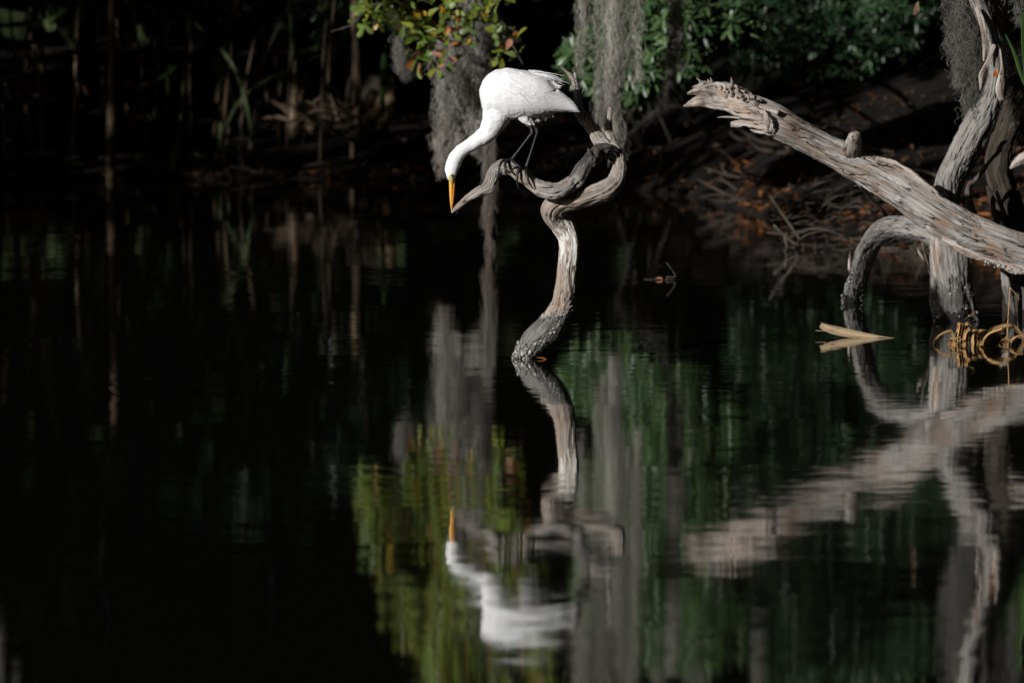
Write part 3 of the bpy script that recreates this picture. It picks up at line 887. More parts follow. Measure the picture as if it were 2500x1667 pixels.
put("lore", mb.mesh("lore"), M['lore'], egret)
def ball(c, r, nu=16, nv=10, sx=1, sy=1, sz=1):
    th = np.linspace(0, math.pi, nv + 1)[1:-1]; ph = np.linspace(0, 2 * math.pi, nu, endpoint=False)
    V = [[r * sx * math.sin(a) * math.cos(b), r * sy * math.sin(a) * math.sin(b), r * sz * math.cos(a)] for a in th for b in ph] + [[0, 0, r * sz], [0, 0, -r * sz]]
    V = np.array(V) + c
    nr = len(th)
    Qd = [(k * nu + j, (k + 1) * nu + j, (k + 1) * nu + (j + 1) % nu, k * nu + (j + 1) % nu) for k in range(nr - 1) for j in range(nu)]
    Td = [(nr * nu, j, (j + 1) % nu) for j in range(nu)] + [(nr * nu + 1, (nr - 1) * nu + (j + 1) % nu, (nr - 1) * nu + j) for j in range(nu)]
    return V, np.array(Qd), np.array(Td)
ec = at(1102, 428, YH - .0195)
mb = MB(); mb.add(*ball(ec, 3.3 * EP)); eye = put("eye", mb.mesh("eye"), M['eye'], egret)
mb = MB(); mb.add(*ball(ec + [0, -2.6 * EP, 0], 1.6 * EP, sy=.6)); put("pupil", mb.mesh("pupil"), M['pupil'], eye)

# ------------------------------------------------------------------ the big splintered log on the right
def lp(rows):
    out = []
    for r in rows:
        d = np.interp(r[0], [1700, 1745, 2010, 2290, 2440, 2640, 2930], [0.80, 0.80, 0.45, -0.01, -0.16, -0.30, -0.35])
        out.append((r[0], r[1], r[2] + d, r[3]))
    return px_path(out)
log = thing("fallen_log", at(2085, 395, 21.6), "thick grey weathered log with a jagged splintered end reaching out over the water", "log")
mb = MB()
LOGP = lp([(1745, 232, 20.95, 22), (1790, 243, 20.98, 30), (1850, 271, 21.01, 40), (1905, 301, 21.04, 42), (1955, 327, 21.12, 37), (2010, 358, 21.2, 36), (2075, 391, 21.3, 41), (2140, 424, 21.38, 42), (2215, 472, 21.46, 42), (2290, 523, 21.53, 43), (2365, 570, 21.6, 45), (2440, 600, 21.65, 43), (2520, 628, 21.7, 44), (2640, 680, 21.75, 46), (2800, 760, 21.8, 50), (2930, 830, 21.8, 50)])
tube(mb, LOGP, 0.0055, 170, flut=0.16, rough=0.05, crack=0.24, seed=41, twist=0.9, lump=0.06, knots=((0.40, 0.25, .03, .014), (0.13, 6.0, .02, -.009), (0.165, 5.9, .018, -.008), (0.52, .6, .03, .01)))
put("trunk", mb.mesh("trunk"), M['log'], log)
mb = MB()
tube(mb, lp([(2080, 372, 21.27, 26), (2084, 356, 21.22, 21), (2087, 342, 21.19, 18), (2087, 331, 21.16, 14), (2087, 324, 21.16, 5)]), 0.004, 40, lump=.12, rough=.08, seed=44)
put("branch_stub", mb.mesh("branch_stub"), M['log'], log)
mb = MB()   # splinters: flat, ragged strips running out of the broken end
rg = np.random.default_rng(14)
def splinter(rows, seed, flat=0.5, crack=.2):
    mb_ = MB()
    tube(mb_, lp([(u, v, y + (-.012 if u < 1900 else 0), r) for (u, v, y, r) in rows]), 0.005, 26, flut=0.4, rough=0.24, crack=crack * 1.5, lump=.15, seed=seed, flat=flat)
    put("splinter", mb_.mesh("splinter"), M['shard'], log)
splinter([(1860, 262, 20.98, 20), (1800, 236, 20.93, 26), (1750, 222, 20.9, 22), (1718, 218, 20.88, 16), (1700, 222, 20.87, 9), (1678, 229, 20.86, 2)], 1)
splinter([(1790, 232, 20.95, 12), (1750, 214, 20.95, 11), (1722, 206, 20.94, 8), (1704, 209, 20.94, 4), (1690, 213, 20.94, 1)], 2)
splinter([(1870, 288, 20.98, 16), (1820, 270, 20.93, 18), (1770, 259, 20.9, 14), (1730, 252, 20.88, 11), (1706, 248, 20.87, 12), (1688, 254, 20.87, 8), (1668, 260, 20.86, 1)], 3)
splinter([(1880, 296, 21.0, 14), (1840, 281, 20.92, 12), (1800, 271, 20.9, 11), (1780, 268, 20.9, 4)], 4, .8)
splinter([(1900, 318, 21.0, 16), (1870, 310, 20.95, 13), (1830, 301, 20.93, 9), (1800, 302, 20.93, 8), (1785, 303, 20.93, 6)], 5)
splinter([(1895, 308, 20.97, 9), (1850, 296, 20.93, 5), (1800, 288, 20.92, 2.6), (1770, 286, 20.92, 1.8), (1752, 287, 20.92, .6)], 6)
splinter([(1895, 322, 21.0, 12), (1868, 319, 20.97, 9), (1845, 318, 20.96, 6), (1832, 317, 20.96, 2)], 7)
splinter([(1862, 268, 20.93, 5), (1872, 285, 20.9, 6), (1876, 300, 20.9, 5), (1874, 320, 20.92, 2)], 8)
splinter([(1900, 275, 20.94, 7), (1865, 262, 20.92, 6), (1840, 256, 20.92, 4)], 9)
splinter([(1990, 380, 21.2, 8), (2042, 405, 21.24, 5), (2110, 452, 21.32, 6), (2190, 500, 21.4, 7)], 10, .7)
splinter([(2300, 585, 21.47, 7), (2370, 620, 21.52, 8), (2450, 648, 21.6, 8), (2540, 680, 21.62, 6)], 11, .7)
splinter([(2140, 388, 21.3, 9), (2190, 405, 21.38, 8), (2250, 445, 21.45, 8), (2300, 486, 21.5, 4)], 12, .6)
for k in range(34):      # ragged flakes of bark along the broken top
    t = rg.random()
    u0 = 1712 + 150 * t; v0 = np.interp(u0, [1712, 1760, 1800, 1862], [206, 208, 216, 240]) + rg.uniform(0, 26)
    a = rg.uniform(-2.5, -1.7) if rg.random() < .45 else rg.uniform(3.0, 3.7)
    L = rg.uniform(10, 30)
    tube(mb, lp([(u0, v0, 20.90, 5), (u0 + math.cos(a) * L * .5, v0 + math.sin(a) * L * .5, 20.87, 3.6), (u0 + math.cos(a) * L, v0 + math.sin(a) * L, 20.87, .5)]), 0.004, 8, rough=.3, seed=k, flat=.5)
put("bark_flakes", mb.mesh("bark_flakes"), M['shard'], log)

# ------------------------------------------------------------------ leaning dead tree behind the log
tb = at(2338, 785, 21.85); tb[2] = 0
tree = thing("dead_tree", tb, "grey dead tree leaning right behind the splintered log, with an arched limb", "tree")
mb = MB()
tube(mb, px_path([(2345, 850, 21.85, 66), (2340, 790, 21.84, 60), (2332, 735, 21.81, 53), (2324, 670, 21.78, 49), (2319, 610, 21.76, 48), (2312, 545, 21.76, 46), (2308, 490, 21.80, 38), (2316, 440, 21.87, 36), (2346, 382, 21.93, 38), (2378, 325, 21.93, 37), (2403, 278, 21.93, 33), (2424, 230, 21.93, 26), (2432, 185, 21.93, 21), (2427, 130, 21.93, 19), (2415, 75, 21.93, 18), (2393, 25, 21.93, 18), (2376, -30, 21.93, 18), (2372, -120, 21.93, 20), (2390, -260, 21.95, 20), (2400, -420, 22.0, 17), (2420, -620, 22.0, 10)]),
     0.007, 130, flut=0.17, rough=0.04, crack=0.17, seed=51, twist=0.6, lump=.05)
put("trunk", mb.mesh("trunk"), M['tree'], tree)
mb = MB()
tube(mb, px_path([(2300, 600, 21.75, 24), (2276, 572, 21.75, 25), (2240, 557, 21.78, 25), (2200, 552, 21.88, 26), (2165, 556, 22.05, 27), (2134, 580, 22.25, 26), (2114, 615, 22.45, 25), (2102, 655, 22.65, 25), (2092, 695, 22.8, 26), (2080, 735, 22.9, 28), (2068, 770, 22.9, 30)]),
     0.006, 64, flut=0.2, rough=0.06, crack=0.2, seed=55, twist=1)
put("arched_limb", mb.mesh("arched_limb"), M['tree'], tree)
mb = MB()
mb = MB(); tube(mb, px_path([(2280, 560, 21.71, 4), (2287, 600, 21.71, 15), (2292, 650, 21.73, 15), (2295, 700, 21.76, 11), (2298, 740, 21.79, 7), (2301, 770, 21.82, 1)]), 0.006, 30, flut=.15, rough=.08, crack=.1, seed=57, flat=.6); put("bark_strip", mb.mesh("bark_strip"), M['shard'], tree)
mb = MB(); tube(mb, px_path([(2428, 110, 21.85, 5), (2412, 150, 21.82, 5), (2397, 180, 21.8, 6), (2395, 200, 21.8, 5), (2393, 221, 21.8, 1)]), 0.005, 16, flut=.2, crack=.2, seed=58, flat=.5); put("bark_strip", mb.mesh("bark_strip"), M['shard'], tree)
mb = MB(); tube(mb, px_path([(2385, 20, 21.88, 6), (2398, 60, 21.84, 7), (2404, 110, 21.84, 6), (2402, 150, 21.84, 3)]), 0.005, 16, flut=.3, crack=.3, seed=59, flat=.5); put("bark_strip", mb.mesh("bark_strip"), M['shard'], tree)
mb = MB(); tube(mb, px_path([(2445, 245, 21.85, 6), (2440, 215, 21.83, 9), (2446, 170, 21.83, 5), (2442, 120, 21.83, 2)]), 0.005, 16, flut=.3, crack=.3, seed=60, flat=.5); put("bark_strip", mb.mesh("bark_strip"), M['shard'], tree)
mb = MB(); tube(mb, px_path([(2250, 560, 21.8, 4), (2254, 600, 21.8, 3), (2266, 645, 21.88, 3), (2277, 690, 21.86, 3), (2281, 735, 21.86, 2)]), 0.006, 12, rough=.1, seed=61); put("bark_strip", mb.mesh("bark_strip"), M['shard'], tree)
mb = MB(); tube(mb, px_path([(2240, 606, 21.9, 1), (2246, 620, 21.9, 3.2), (2260, 645, 21.88, 3), (2272, 672, 21.87, 2)]), 0.006, 12, rough=.1, seed=62); put("bark_strip", mb.mesh("bark_strip"), M['shard'], tree)
mb = MB(); tube(mb, px_path([(2074, 660, 22.7, 4), (2074, 640, 22.72, 3.5), (2075, 615, 22.73, .8)]), 0.006, 12, rough=.1, seed=63); put("bark_strip", mb.mesh("bark_strip"), M['shard'], tree)
mb = MB()
tube(mb, px_path([(2085, 437, 21.66, 2.5), (2106, 460, 21.7, 4), (2125, 485, 21.9, 4.5), (2150, 510, 22.1, 5), (2168, 535, 22.3, 6)]), 0.006, 16, rough=.1, seed=64, flut=.2)
tube(mb, px_path([(2106, 460, 21.7, 3), (2094, 454, 21.68, 2.5), (2086, 455, 21.66, .8)]), 0.006, 10, seed=65)
put("side_twig", mb.mesh("side_twig"), M['tree'], tree)
rg = np.random.default_rng(15)
ARCH = [(2114, 615, 22.45, 25), (2102, 655, 22.65, 25), (2092, 695, 22.8, 26), (2080, 735, 22.9, 28)]
TRK = [(2340, 790, 21.84, 60), (2332, 735, 21.81, 53), (2324, 670, 21.78, 49)]
sp = on_limb(ARCH, 0.1, 1, 70, 0.9, .3, rg) + on_limb(ARCH, 0.4, 1, 30, -1.2, .3, rg) + on_limb(TRK, 0.0, 1, 50, 0.3, .6, rg) + on_limb(TRK, 0.1, .95, 45, -1.3, .15, rg)
barnacles("barnacle_crust", tree, sp, 0.0038, 4)
rg = np.random.default_rng(16)
barnacles("barnacle_crust", log, on_limb([(2400, 640, 21.43, 4), (2450, 652, 21.40, 6), (2500, 668, 21.36, 6)], 0, 1, 40, 0, .8, rg), 0.005, 5)

# muddy root stump and small leaning bits at the right edge
o = thing("root_stump", at(2470, 560, 22.4), "dark muddy stump standing behind the log at the right edge", "stump")
mb = MB()
tube(mb, px_path([(2500, 760, 22.4, 55), (2492, 640, 22.4, 48), (2470, 540, 22.4, 40), (2452, 470, 22.4, 36), (2440, 420, 22.4, 34), (2450, 360, 22.4, 34), (2478, 290, 22.4, 40), (2510, 240, 22.4, 45)]), 0.012, 60, flut=.3, rough=.12, crack=.2, lump=.15, seed=71)
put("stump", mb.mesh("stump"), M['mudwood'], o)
mb = MB()
tube(mb, px_path([(2410, 455, 22.3, 4), (2425, 495, 22.3, 9), (2440, 540, 22.3, 12), (2452, 590, 22.3, 12)]), 0.01, 20, flut=.3, rough=.2, seed=72)
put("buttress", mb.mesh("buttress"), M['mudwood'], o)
mb = MB()
tube(mb, px_path([(2458, 344, 22.15, 3), (2446, 352, 22.15, 4.5), (2436, 372, 22.15, 5), (2424, 385, 22.15, 4), (2412, 400, 22.15, 5), (2396, 420, 22.15, 5), (2382, 440, 22.15, 5), (2367, 452, 22.15, 6), (2364, 475, 22.15, 8), (2370, 505, 22.15, 9), (2385, 540, 22.15, 7)]), 0.005, 16, flut=.3, rough=.2, lump=.3, seed=73)
props(put("gnarled_vine", mb.mesh("gnarled_vine"), M['darkwood']), "thin knotted dark vine curling up behind the leaning dead tree", "vine")
mb = MB()
tube(mb, px_path([(2466, 412, 21.6, 3), (2480, 398, 21.6, 10), (2500, 384, 21.6, 14), (2540, 372, 21.6, 14)]), 0.006, 20, flut=.3, rough=.12, crack=.3, seed=74, flat=.6)
props(put("broken_branch", mb.mesh("broken_branch"), M['shard']), "short split brown branch poking in from the right edge above the log", "branch")
mb = MB()
tube(mb, px_path([(2450, 655, 21.9, 8), (2456, 690, 21.9, 12), (2463, 720, 21.9, 11), (2470, 755, 21.9, 9), (2472, 800, 21.9, 10)]), 0.006, 20, flut=.25, rough=.15, seed=75)
tube(mb, px_path([(2496, 700, 21.9, 3), (2500, 730, 21.9, 4), (2500, 800, 21.9, 5)]), 0.006, 12, rough=.15, seed=76)
props(put("branch_stub", mb.mesh("branch_stub"), M['tree']), "short grey stub standing in the water below the right end of the log", "branch")
mb = MB()
tube(mb, px_path([(2494, 550, 22.3, 3.5), (2493, 580, 22.3, 4)]), 0.006, 12, rough=.15, seed=77)

# ------------------------------------------------------------------ floating palm sheath, straw bundle, stalk
def strip(mb_, rows, thick=0.0012, cup=0.0, C=None, nacross=5):
    """flat curved blade: rows (x,y,z, half width, nx,ny,nz) with the across-direction given"""
    Rr = np.asarray(rows, float)
    Rs = []
    P = np.vstack([2 * Rr[0] - Rr[1], Rr, 2 * Rr[-1] - Rr[-2]])
    for k in range(1, len(P) - 2):
        for t in np.linspace(0, 1, 7, endpoint=False):
            a, b, c, d = P[k - 1], P[k], P[k + 1], P[k + 2]
            Rs.append(0.5 * (2 * b + (c - a) * t + (2 * a - 5 * b + 4 * c - d) * t ** 2 + (3 * b - a - 3 * c + d) * t ** 3))
    Rs.append(Rr[-1]); Rs = np.array(Rs)
    T = np.gradient(Rs[:, :3], axis=0); T /= np.linalg.norm(T, axis=1)[:, None] + 1e-9
    A = Rs[:, 4:7]; A = A - T * np.sum(A * T, 1)[:, None]; A /= np.linalg.norm(A, axis=1)[:, None] + 1e-9
    N = np.cross(T, A)
    s = np.concatenate([[0], np.cumsum(np.linalg.norm(np.diff(Rs[:, :3], axis=0), axis=1))])
    V, U = [], []
    q = np.linspace(-1, 1, nacross)
    for sg in (1, -1):
        for k in range(len(Rs)):
            for x in q:
                V.append(Rs[k, :3] + A[k] * Rs[k, 3] * x + N[k] * (cup * Rs[k, 3] * x * x + sg * thick * .5))
                U.append((Rs[k, 3] * x, 0.02 * sg, s[k]))
    n, m_ = len(Rs), nacross
    Qd = []
    for sg, off in ((1, 0), (-1, n * m_)):
        for k in range(n - 1):
            for x in range(m_ - 1):
                f = (off + k * m_ + x, off + k * m_ + x + 1, off + (k + 1) * m_ + x + 1, off + (k + 1) * m_ + x)
                Qd.append(f if sg > 0 else f[::-1])
    for x in (0, m_ - 1):
        for k in range(n - 1):
            Qd.append((k * m_ + x, (k + 1) * m_ + x, n * m_ + (k + 1) * m_ + x, n * m_ + k * m_ + x))
    mb_.add(np.array(V), np.array(Qd), A=np.array(U), C=C)

mb = MB()
rows = []
for (u, vt, vb, y) in ((2005, 786, 798, 21.02), (2014, 790, 806, 21.0), (2035, 796, 817, 20.98), (2071, 804, 825, 20.97), (2118, 814, 829, 20.96), (2160, 822, 831, 20.95), (2190, 826, 831, 20.95), (2211, 829, 831, 20.95)):
    p = at(u, (vt + vb) / 2, y); rows.append((*p, (vb - vt) / 2 * m_px(y), 0, 0.35, 1.0))
strip(mb, rows, 0.003, cup=0.55, nacross=9)
tube(mb, px_path([(2035, 808, 21.0, 1.6), (2010, 808, 21.02, 1.5), (1991, 807, 21.03, 1)]), 0.006, 8)
props(put("palm_sheath", mb.mesh("palm_sheath"), M['sheath']), "tan tapering dry palm sheath floating below the arched limb", "palm sheath")

ST_T = thing("straw_bundle", at(2400, 840, 20.64) * [1, 1, 0], "bundle of looped golden dry reed blades floating at the foot of the leaning dead tree", "dry reeds")
def loop_blade(pts, w, depth=0.0, ax=(0, 1, 0.1)):
    rows_ = []
    for k, (u, v) in enumerate(pts):
        p = at(u, v, 20.64 + depth + 0.02 * k)
        rows_.append((*p, w * m_px(20.64), *ax))
    mb_ = MB(); strip(mb_, rows_, 0.0012, cup=.15)
    put("blade", mb_.mesh("blade"), M['straw'], ST_T)
def c6(x, y): return (1950 + x / 3.5636, 480 + y / 3.5636)
AX = (0.8, -0.5, 0.05)
loop_blade([c6(1165, 1290), c6(1185, 1245), c6(1245, 1190), c6(1325, 1160)], 3.0, ax=(0.3, .3, 1))
loop_blade([c6(1322, 1155), c6(1335, 1190), c6(1352, 1240), c6(1350, 1300)], 3.6, ax=AX)
for k in range(4):
    x0 = 1372 + k * 22
    loop_blade([c6(x0 + 24, 1096 + (k % 3) * 6), c6(x0 + 16, 1150), c6(x0 + 4, 1220), c6(x0 - 2, 1300)], 3.6, .008 * k, AX)
for k in range(2):
    x0 = 1440 + k * 26
    loop_blade([c6(x0 + 45, 1150 + 8 * k), c6(x0 + 14, 1175), c6(x0 + 2, 1230), c6(x0 + 2, 1300)], 3.8, .01 * k - .03, AX)
for k in range(4):
    x0 = 1520 + k * 29
    loop_blade([c6(x0 + 20, 1162), c6(x0 + 2, 1160 + 4 * (k % 2)), c6(x0 - 6, 1220), c6(x0 - 2, 1300)], 3.6, .012 * k - .02, AX)
for k in range(7):
    loop_blade([(2397 + 2 * k, 842), (2403 + 4 * k, 826 - 1.2 * k), (2418 + 4 * k, 812 + 1.5 * k), (2446 + 3 * (k % 3), 802 + 5 * k)], 3.1, .010 * k - .14, (-.5, .35, .8))
loop_blade([c6(1640, 1190), c6(1690, 1150), c6(1760, 1125), c6(1840, 1118), c6(1880, 1140), c6(1930, 1200), c6(1985, 1285)], 5.0, .05, (0.4, .3, 1))
loop_blade([c6(1820, 1300), c6(1840, 1240), c6(1880, 1240), c6(1900, 1300)], 3.6, -.03, (0.4, .3, 1))
loop_blade([c6(1445, 1080), c6(1480, 1050), c6(1530, 1006)], 2.4, .12, (0.4, .3, 1))
loop_blade([c6(1455, 1088), c6(1500, 1125), c6(1530, 1155)], 2.0, .1, (0.4, .3, 1))
rgs = np.random.default_rng(77)
for k in range(16):          # odd broken blades crossing the bundle
    u0 = rgs.uniform(2300, 2470); L = rgs.uniform(12, 42); a = rgs.uniform(-.5, .9)
    loop_blade([(u0, 843), (u0 + L * .45, 836 - L * math.sin(abs(a)) * .6), (u0 + L, 838 - L * math.sin(a) * .8 + rgs.normal() * 3)], rgs.uniform(1.6, 3.2), rgs.uniform(-.12, .05), (-.4, .4, .9))
mb = MB()
tube(mb, px_path([(2460, 800, 20.9, 1.6), (2463, 750, 20.9, 1.3), (2466, 702, 20.9, .9)]), 0.01, 8)
tube(mb, px_path([(2466, 702, 20.9, .9), (2478, 716, 20.9, .7), (2490, 732, 20.9, .5)]), 0.01, 8)
tube(mb, px_path([(2460, 800, 20.9, 1.6), (2459, 838, 20.9, 1.6)]), 0.01, 8)
props(put("dry_stalk", mb.mesh("dry_stalk"), M['straw']), "thin upright straw-coloured stalk behind the bundle of looped reeds", "stalk")

# small twig and dead leaf lying on open water
yw = 24.26
mb = MB()
tube(mb, px_path([(1627, 641, yw, 1.1), (1634, 650, yw, 1.1), (1643, 662, yw, 1.2), (1649, 674, yw, 1.4), (1640, 677, yw, 1.2), (1628, 676, yw, 1.5), (1630, 684, yw, 1.2)]), 0.006, 10, rough=.1)
tube(mb, px_path([(1572, 682, yw, .8), (1600, 682, yw, .8), (1650, 683, yw, .6)]), 0.006, 8)
props(put("floating_twig", mb.mesh("floating_twig"), M['palestick']), "small bent pale twig sticking out of open water right of the egret's branch", "twig")
r_ = leaves(np.array([at(1600, 682, yw) * [1, 1, 0] + [0, -.02, .008]]), np.array([[1., 0, .1]]), np.array([[0, -.7, 1.]]), 0.034, 0.02, np.array([[.34, .15, .08]]))
props(put("floating_leaf", quick_mesh("floating_leaf", r_[0], r_[1], tint=r_[2]), M['litter']), "tiny reddish dead leaf afloat beside the bent pale twig", "leaf")

# ------------------------------------------------------------------ spanish moss
def moss(name, label, ropes, Yc, n, mat, length=(0.10, 0.3), rad=0.0012, curl=0.010, group="spanish moss hanging over the creek", depth=0.08, shade=1.0):
    """ropes: (u, vtop, vbottom, spread px at the top, weight)"""
    sp_ = []
    w = np.array([r[4] * (r[2] - r[1]) for r in ropes], float); w /= w.sum()
    idx = RNG.choice(len(ropes), n, p=w)
    tone = RNG.uniform(.65, 1.35, len(ropes)); yo = RNG.normal(size=len(ropes)) * depth * .8
    k = m_px(Yc)
    for q in idx:
        u, vt, vb, spd, _ = ropes[q][:5]
        lean = ropes[q][5] if len(ropes[q]) > 5 else 0.0
        L = RNG.uniform(*length)
        t = RNG.random()
        v = vt + (vb - vt) * t
        f = 1 - 0.88 * t ** 1.1
        if v + L / k > vb: L = max(0.03, (vb - v) * k)
        wob = 5 * math.sin(v * .045 + q * 1.7) + 3 * math.sin(v * .11 + q)
        puff = .55 + .45 * math.sin(v * .07 + q * 2.3) ** 2
        p = at(u + wob + lean * t + RNG.normal() * spd * .8 * f * puff, v, Yc + yo[q] + RNG.normal() * depth * .6 * f)
        sp_.append((*p, L, rad * RNG.uniform(.7, 1.3), RNG.normal() * .012 + lean * k * .1, RNG.normal() * .012, curl * RNG.uniform(.5, 1.7) * (0.35 + .65 * f)))
    V, Qd = strands(sp_)
    sp_ = np.array(sp_)
    zt_, zb_ = sp_[:, 2].max(), sp_[:, 2].min()
    low = np.clip((at(1250, 300, Yc)[2] - sp_[:, 2]) / .35 + RNG.normal(size=len(sp_)) * .3, 0, 1)[:, None]
    c_ = (np.array([[.235, .225, .20]]) * (1 - low) + np.array([[.19, .15, .13]]) * low) * RNG.uniform(.55, 1.25, (len(sp_), 1)) * shade * tone[idx][:, None]
    o_ = put(name, quick_mesh(name, V, Qd, tint=np.repeat(c_, 48, axis=0)), mat)
    return props(o_, label, "spanish moss", group)

ra = [(1072 + 11 * k, 60 - 6 * k, [392, 300, 330, 280, 360, 300, 250, 318, 270, 330, 300, 240][k], 10, 1.3 if k < 5 else 1.0) for k in range(12)]
ra += [(1115 + 20 * k, -420, 130, 24, .5) for k in range(4)]
ra += [(1086, 250, 400, 4, 1.4), (1083, 330, 430, 2, 1.6), (1128, 250, 350, 4, 1.2), (1150, 260, 330, 4, 1), (1170, 240, 385, 4, 1), (1062, 300, 360, 3, .8), (1110, 280, 372, 3, .8), (1160, 300, 372, 3, .8)]
moss("spanish_moss", "wide clump of brown-grey moss behind the egret's neck, under the oak leaves", ra, 27.0, 1350, M['moss'], (0.06, 0.22), rad=.0015, curl=.019, shade=1.7)
moss("spanish_moss", "long thin moss strand hanging almost to the water under the bending egret", [(1196, 240, 612, 5, 1), (1190, 300, 560, 3, 1.0), (1203, 280, 500, 3, .8)], 26.4, 620, M['moss'], (0.08, 0.22), curl=.006, depth=.015)
moss("spanish_moss", "small wispy tuft of dark moss at the left end of the oak leaves", [(978, 80, 175, 5, 1), (990, 120, 190, 5, 1), (1000, 130, 180, 6, .7)], 26.5, 260, M['mossdark'], (0.05, 0.14), depth=.02, curl=.014)
rb = [(1418, -500, 180, 9, 1), (1432, -500, 140, 10, 1), (1462, -500, 300, 13, 1.5), (1482, -500, 330, 14, 1.6), (1500, -300, 392, 10, 1.6), (1508, 100, 385, 6, 1.2), (1520, -500, 200, 12, 1.2), (1545, -500, 170, 12, 1.2), (1555, -200, 200, 7, 1), (1486, 100, 270, 12, 1.2), (1492, -100, 250, 16, 1.4), (1505, 250, 395, 7, 1.3)]
moss("spanish_moss", "broadest pale grey moss curtain, between the egret and the log's splintered tip", rb, 25.8, 2200, M['moss'], (0.08, 0.26), rad=.0014, curl=.017, depth=.06, shade=1.8)
moss("spanish_moss", "narrow grey moss strand right of the broad pale moss curtain", [(1650, -500, 120, 9, 1), (1642, -300, 185, 8, 1), (1660, -100, 170, 7, 1), (1636, 60, 200, 6, .6)], 27.4, 1100, M['moss'], (0.08, 0.2), rad=.0014, curl=.014, depth=.04)
mb = MB()
rows = [(1636, 190, 28.4, 2), (1622, 240, 28.3, 2), (1610, 265, 28.3, 2), (1585, 285, 28.3, 2), (1560, 310, 28.2, 2), (1540, 325, 28.2, 2), (1522, 338, 28.2, 2), (1512, 372, 28.1, 1)]
tube(mb, px_path(rows), 0.01, 6, C=(.08, .07, .06))
sp_ = []
Rr, _s = spline(px_path(rows), 0.004)
for _ in range(420):
    c_ = Rr[RNG.integers(0, len(Rr)), :3]
    sp_.append((c_[0] + RNG.normal() * .006, c_[1] + RNG.normal() * .006, c_[2] + RNG.normal() * .006, RNG.uniform(.02, .10) * (.3 if RNG.random() < .7 else 1), .001, RNG.normal() * .03, RNG.normal() * .02, .008))
V, Qd = strands(sp_, 10); mb.add(V, Qd, C=(.13, .125, .11))
props(put("spanish_moss", mb.mesh("spanish_moss"), M['mossdark']), "slanting thread of dark moss looping from the green bush to the curled branch", "spanish moss", "spanish moss hanging over the creek")
re_ = [(2322, -60, 130, 11, 1), (2338, -60, 170, 12, 1), (2352, 0, 215, 12, 1), (2368, 20, 250, 12, 1.1), (2380, 60, 262, 8, 1.2), (2366, 120, 285, 7, .8), (2345, -200, 60, 20, .7), (2376, 180, 300, 5, .5), (2340, 60, 210, 14, .7), (2360, 230, 310, 6, .25)]
moss("spanish_moss", "wiry dark moss hanging left of the leaning dead tree's top", re_, 22.0, 1100, M['mossdark'], (0.04, 0.13), rad=.0011, curl=.02, depth=.05, shade=.75)
rf_ = [(2440, -300, 120, 14, 1), (2462, -300, 110, 14, 1.1), (2448, 60, 200, 12, .8), (2470, 100, 235, 9, .8), (2485, -300, 60, 10, .7), (2430, -300, 60, 12, .8), (2476, 180, 250, 8, .7)]
moss("spanish_moss", "wiry dark moss hanging right of the leaning dead tree's top, at the frame edge", rf_, 22.1, 1200, M['mossdark'], (0.04, 0.13), rad=.0011, curl=.02, depth=.06, shade=.75)
moss("spanish_moss", "grey moss mirrored in the water below the splintered log's tip", [(1690, -640, -140, 14, 1), (1720, -640, -220, 16, 1), (1610, -640, -160, 12, .8), (1860, -700, -380, 12, .5)], 29.0, 2600, M['moss'], (0.12, 0.34), depth=.12)
moss("spanish_moss", "tall grey moss mirrored along the right edge of the water", [(2360, -800, -80, 26, 1), (2430, -800, -60, 26, 1), (2500, -800, -20, 20, .9), (2300, -800, -320, 16, .5)], 22.4, 3000, M['mossdark'], (0.12, 0.32), depth=.12)
moss("spanish_moss", "grey moss mirrored at the lower left corner of the water", [(-20, -800, -160, 22, 1), (20, -800, -260, 16, .6)], 24, 900, M['mossdark'], (0.12, 0.3), depth=.1)

# ------------------------------------------------------------------ oak branch with autumn leaves
oakb = thing("oak_branch", at(1120, 0, 26.3), "leafy oak branch with green, yellow and orange leaves hanging above the egret", "tree branch")
mb = MB()
tw = [[(1420, -1300, 26.9, 26), (1330, -900, 26.7, 20), (1250, -620, 26.6, 14), (1190, -380, 26.4, 10), (1150, -180, 26.3, 8), (1120, -60, 26.3, 6), (1090, 40, 26.2, 4), (1060, 110, 26.1, 2)],
      [(1150, -180, 26.3, 5), (1060, -90, 26.2, 4), (980, -20, 26.1, 3), (900, 20, 26.1, 2.2), (860, 60, 26.1, 1.8), (808, 78, 26.1, 1)],
      [(1120, -60, 26.3, 5), (1180, 20, 26.2, 4), (1220, 80, 26.2, 3), (1250, 110, 26.1, 2), (1278, 160, 26.1, 1)],
      [(1180, 20, 26.2, 3), (1230, 60, 26.2, 2), (1270, 82, 26.2, 1)],
      [(1185, 118, 26.2, 1.4), (1192, 145, 26.2, 1.8), (1199, 172, 26.2, 1)],
      [(1090, 40, 26.2, 3), (1050, 100, 26.1, 2), (1000, 140, 26.1, 1.2)],
      [(1160, 20, 26.3, 3), (1160, 90, 26.3, 2), (1200, 118, 26.3, 1)]]
for k, rws in enumerate(tw):
    tube(mb, px_path(rws), 0.02, 10, rough=.1, seed=k)
put("twigs", mb.mesh("twigs"), M['darkwood'], oakb)
cl = []      # leaf whorl centres (u, v, spread, count)
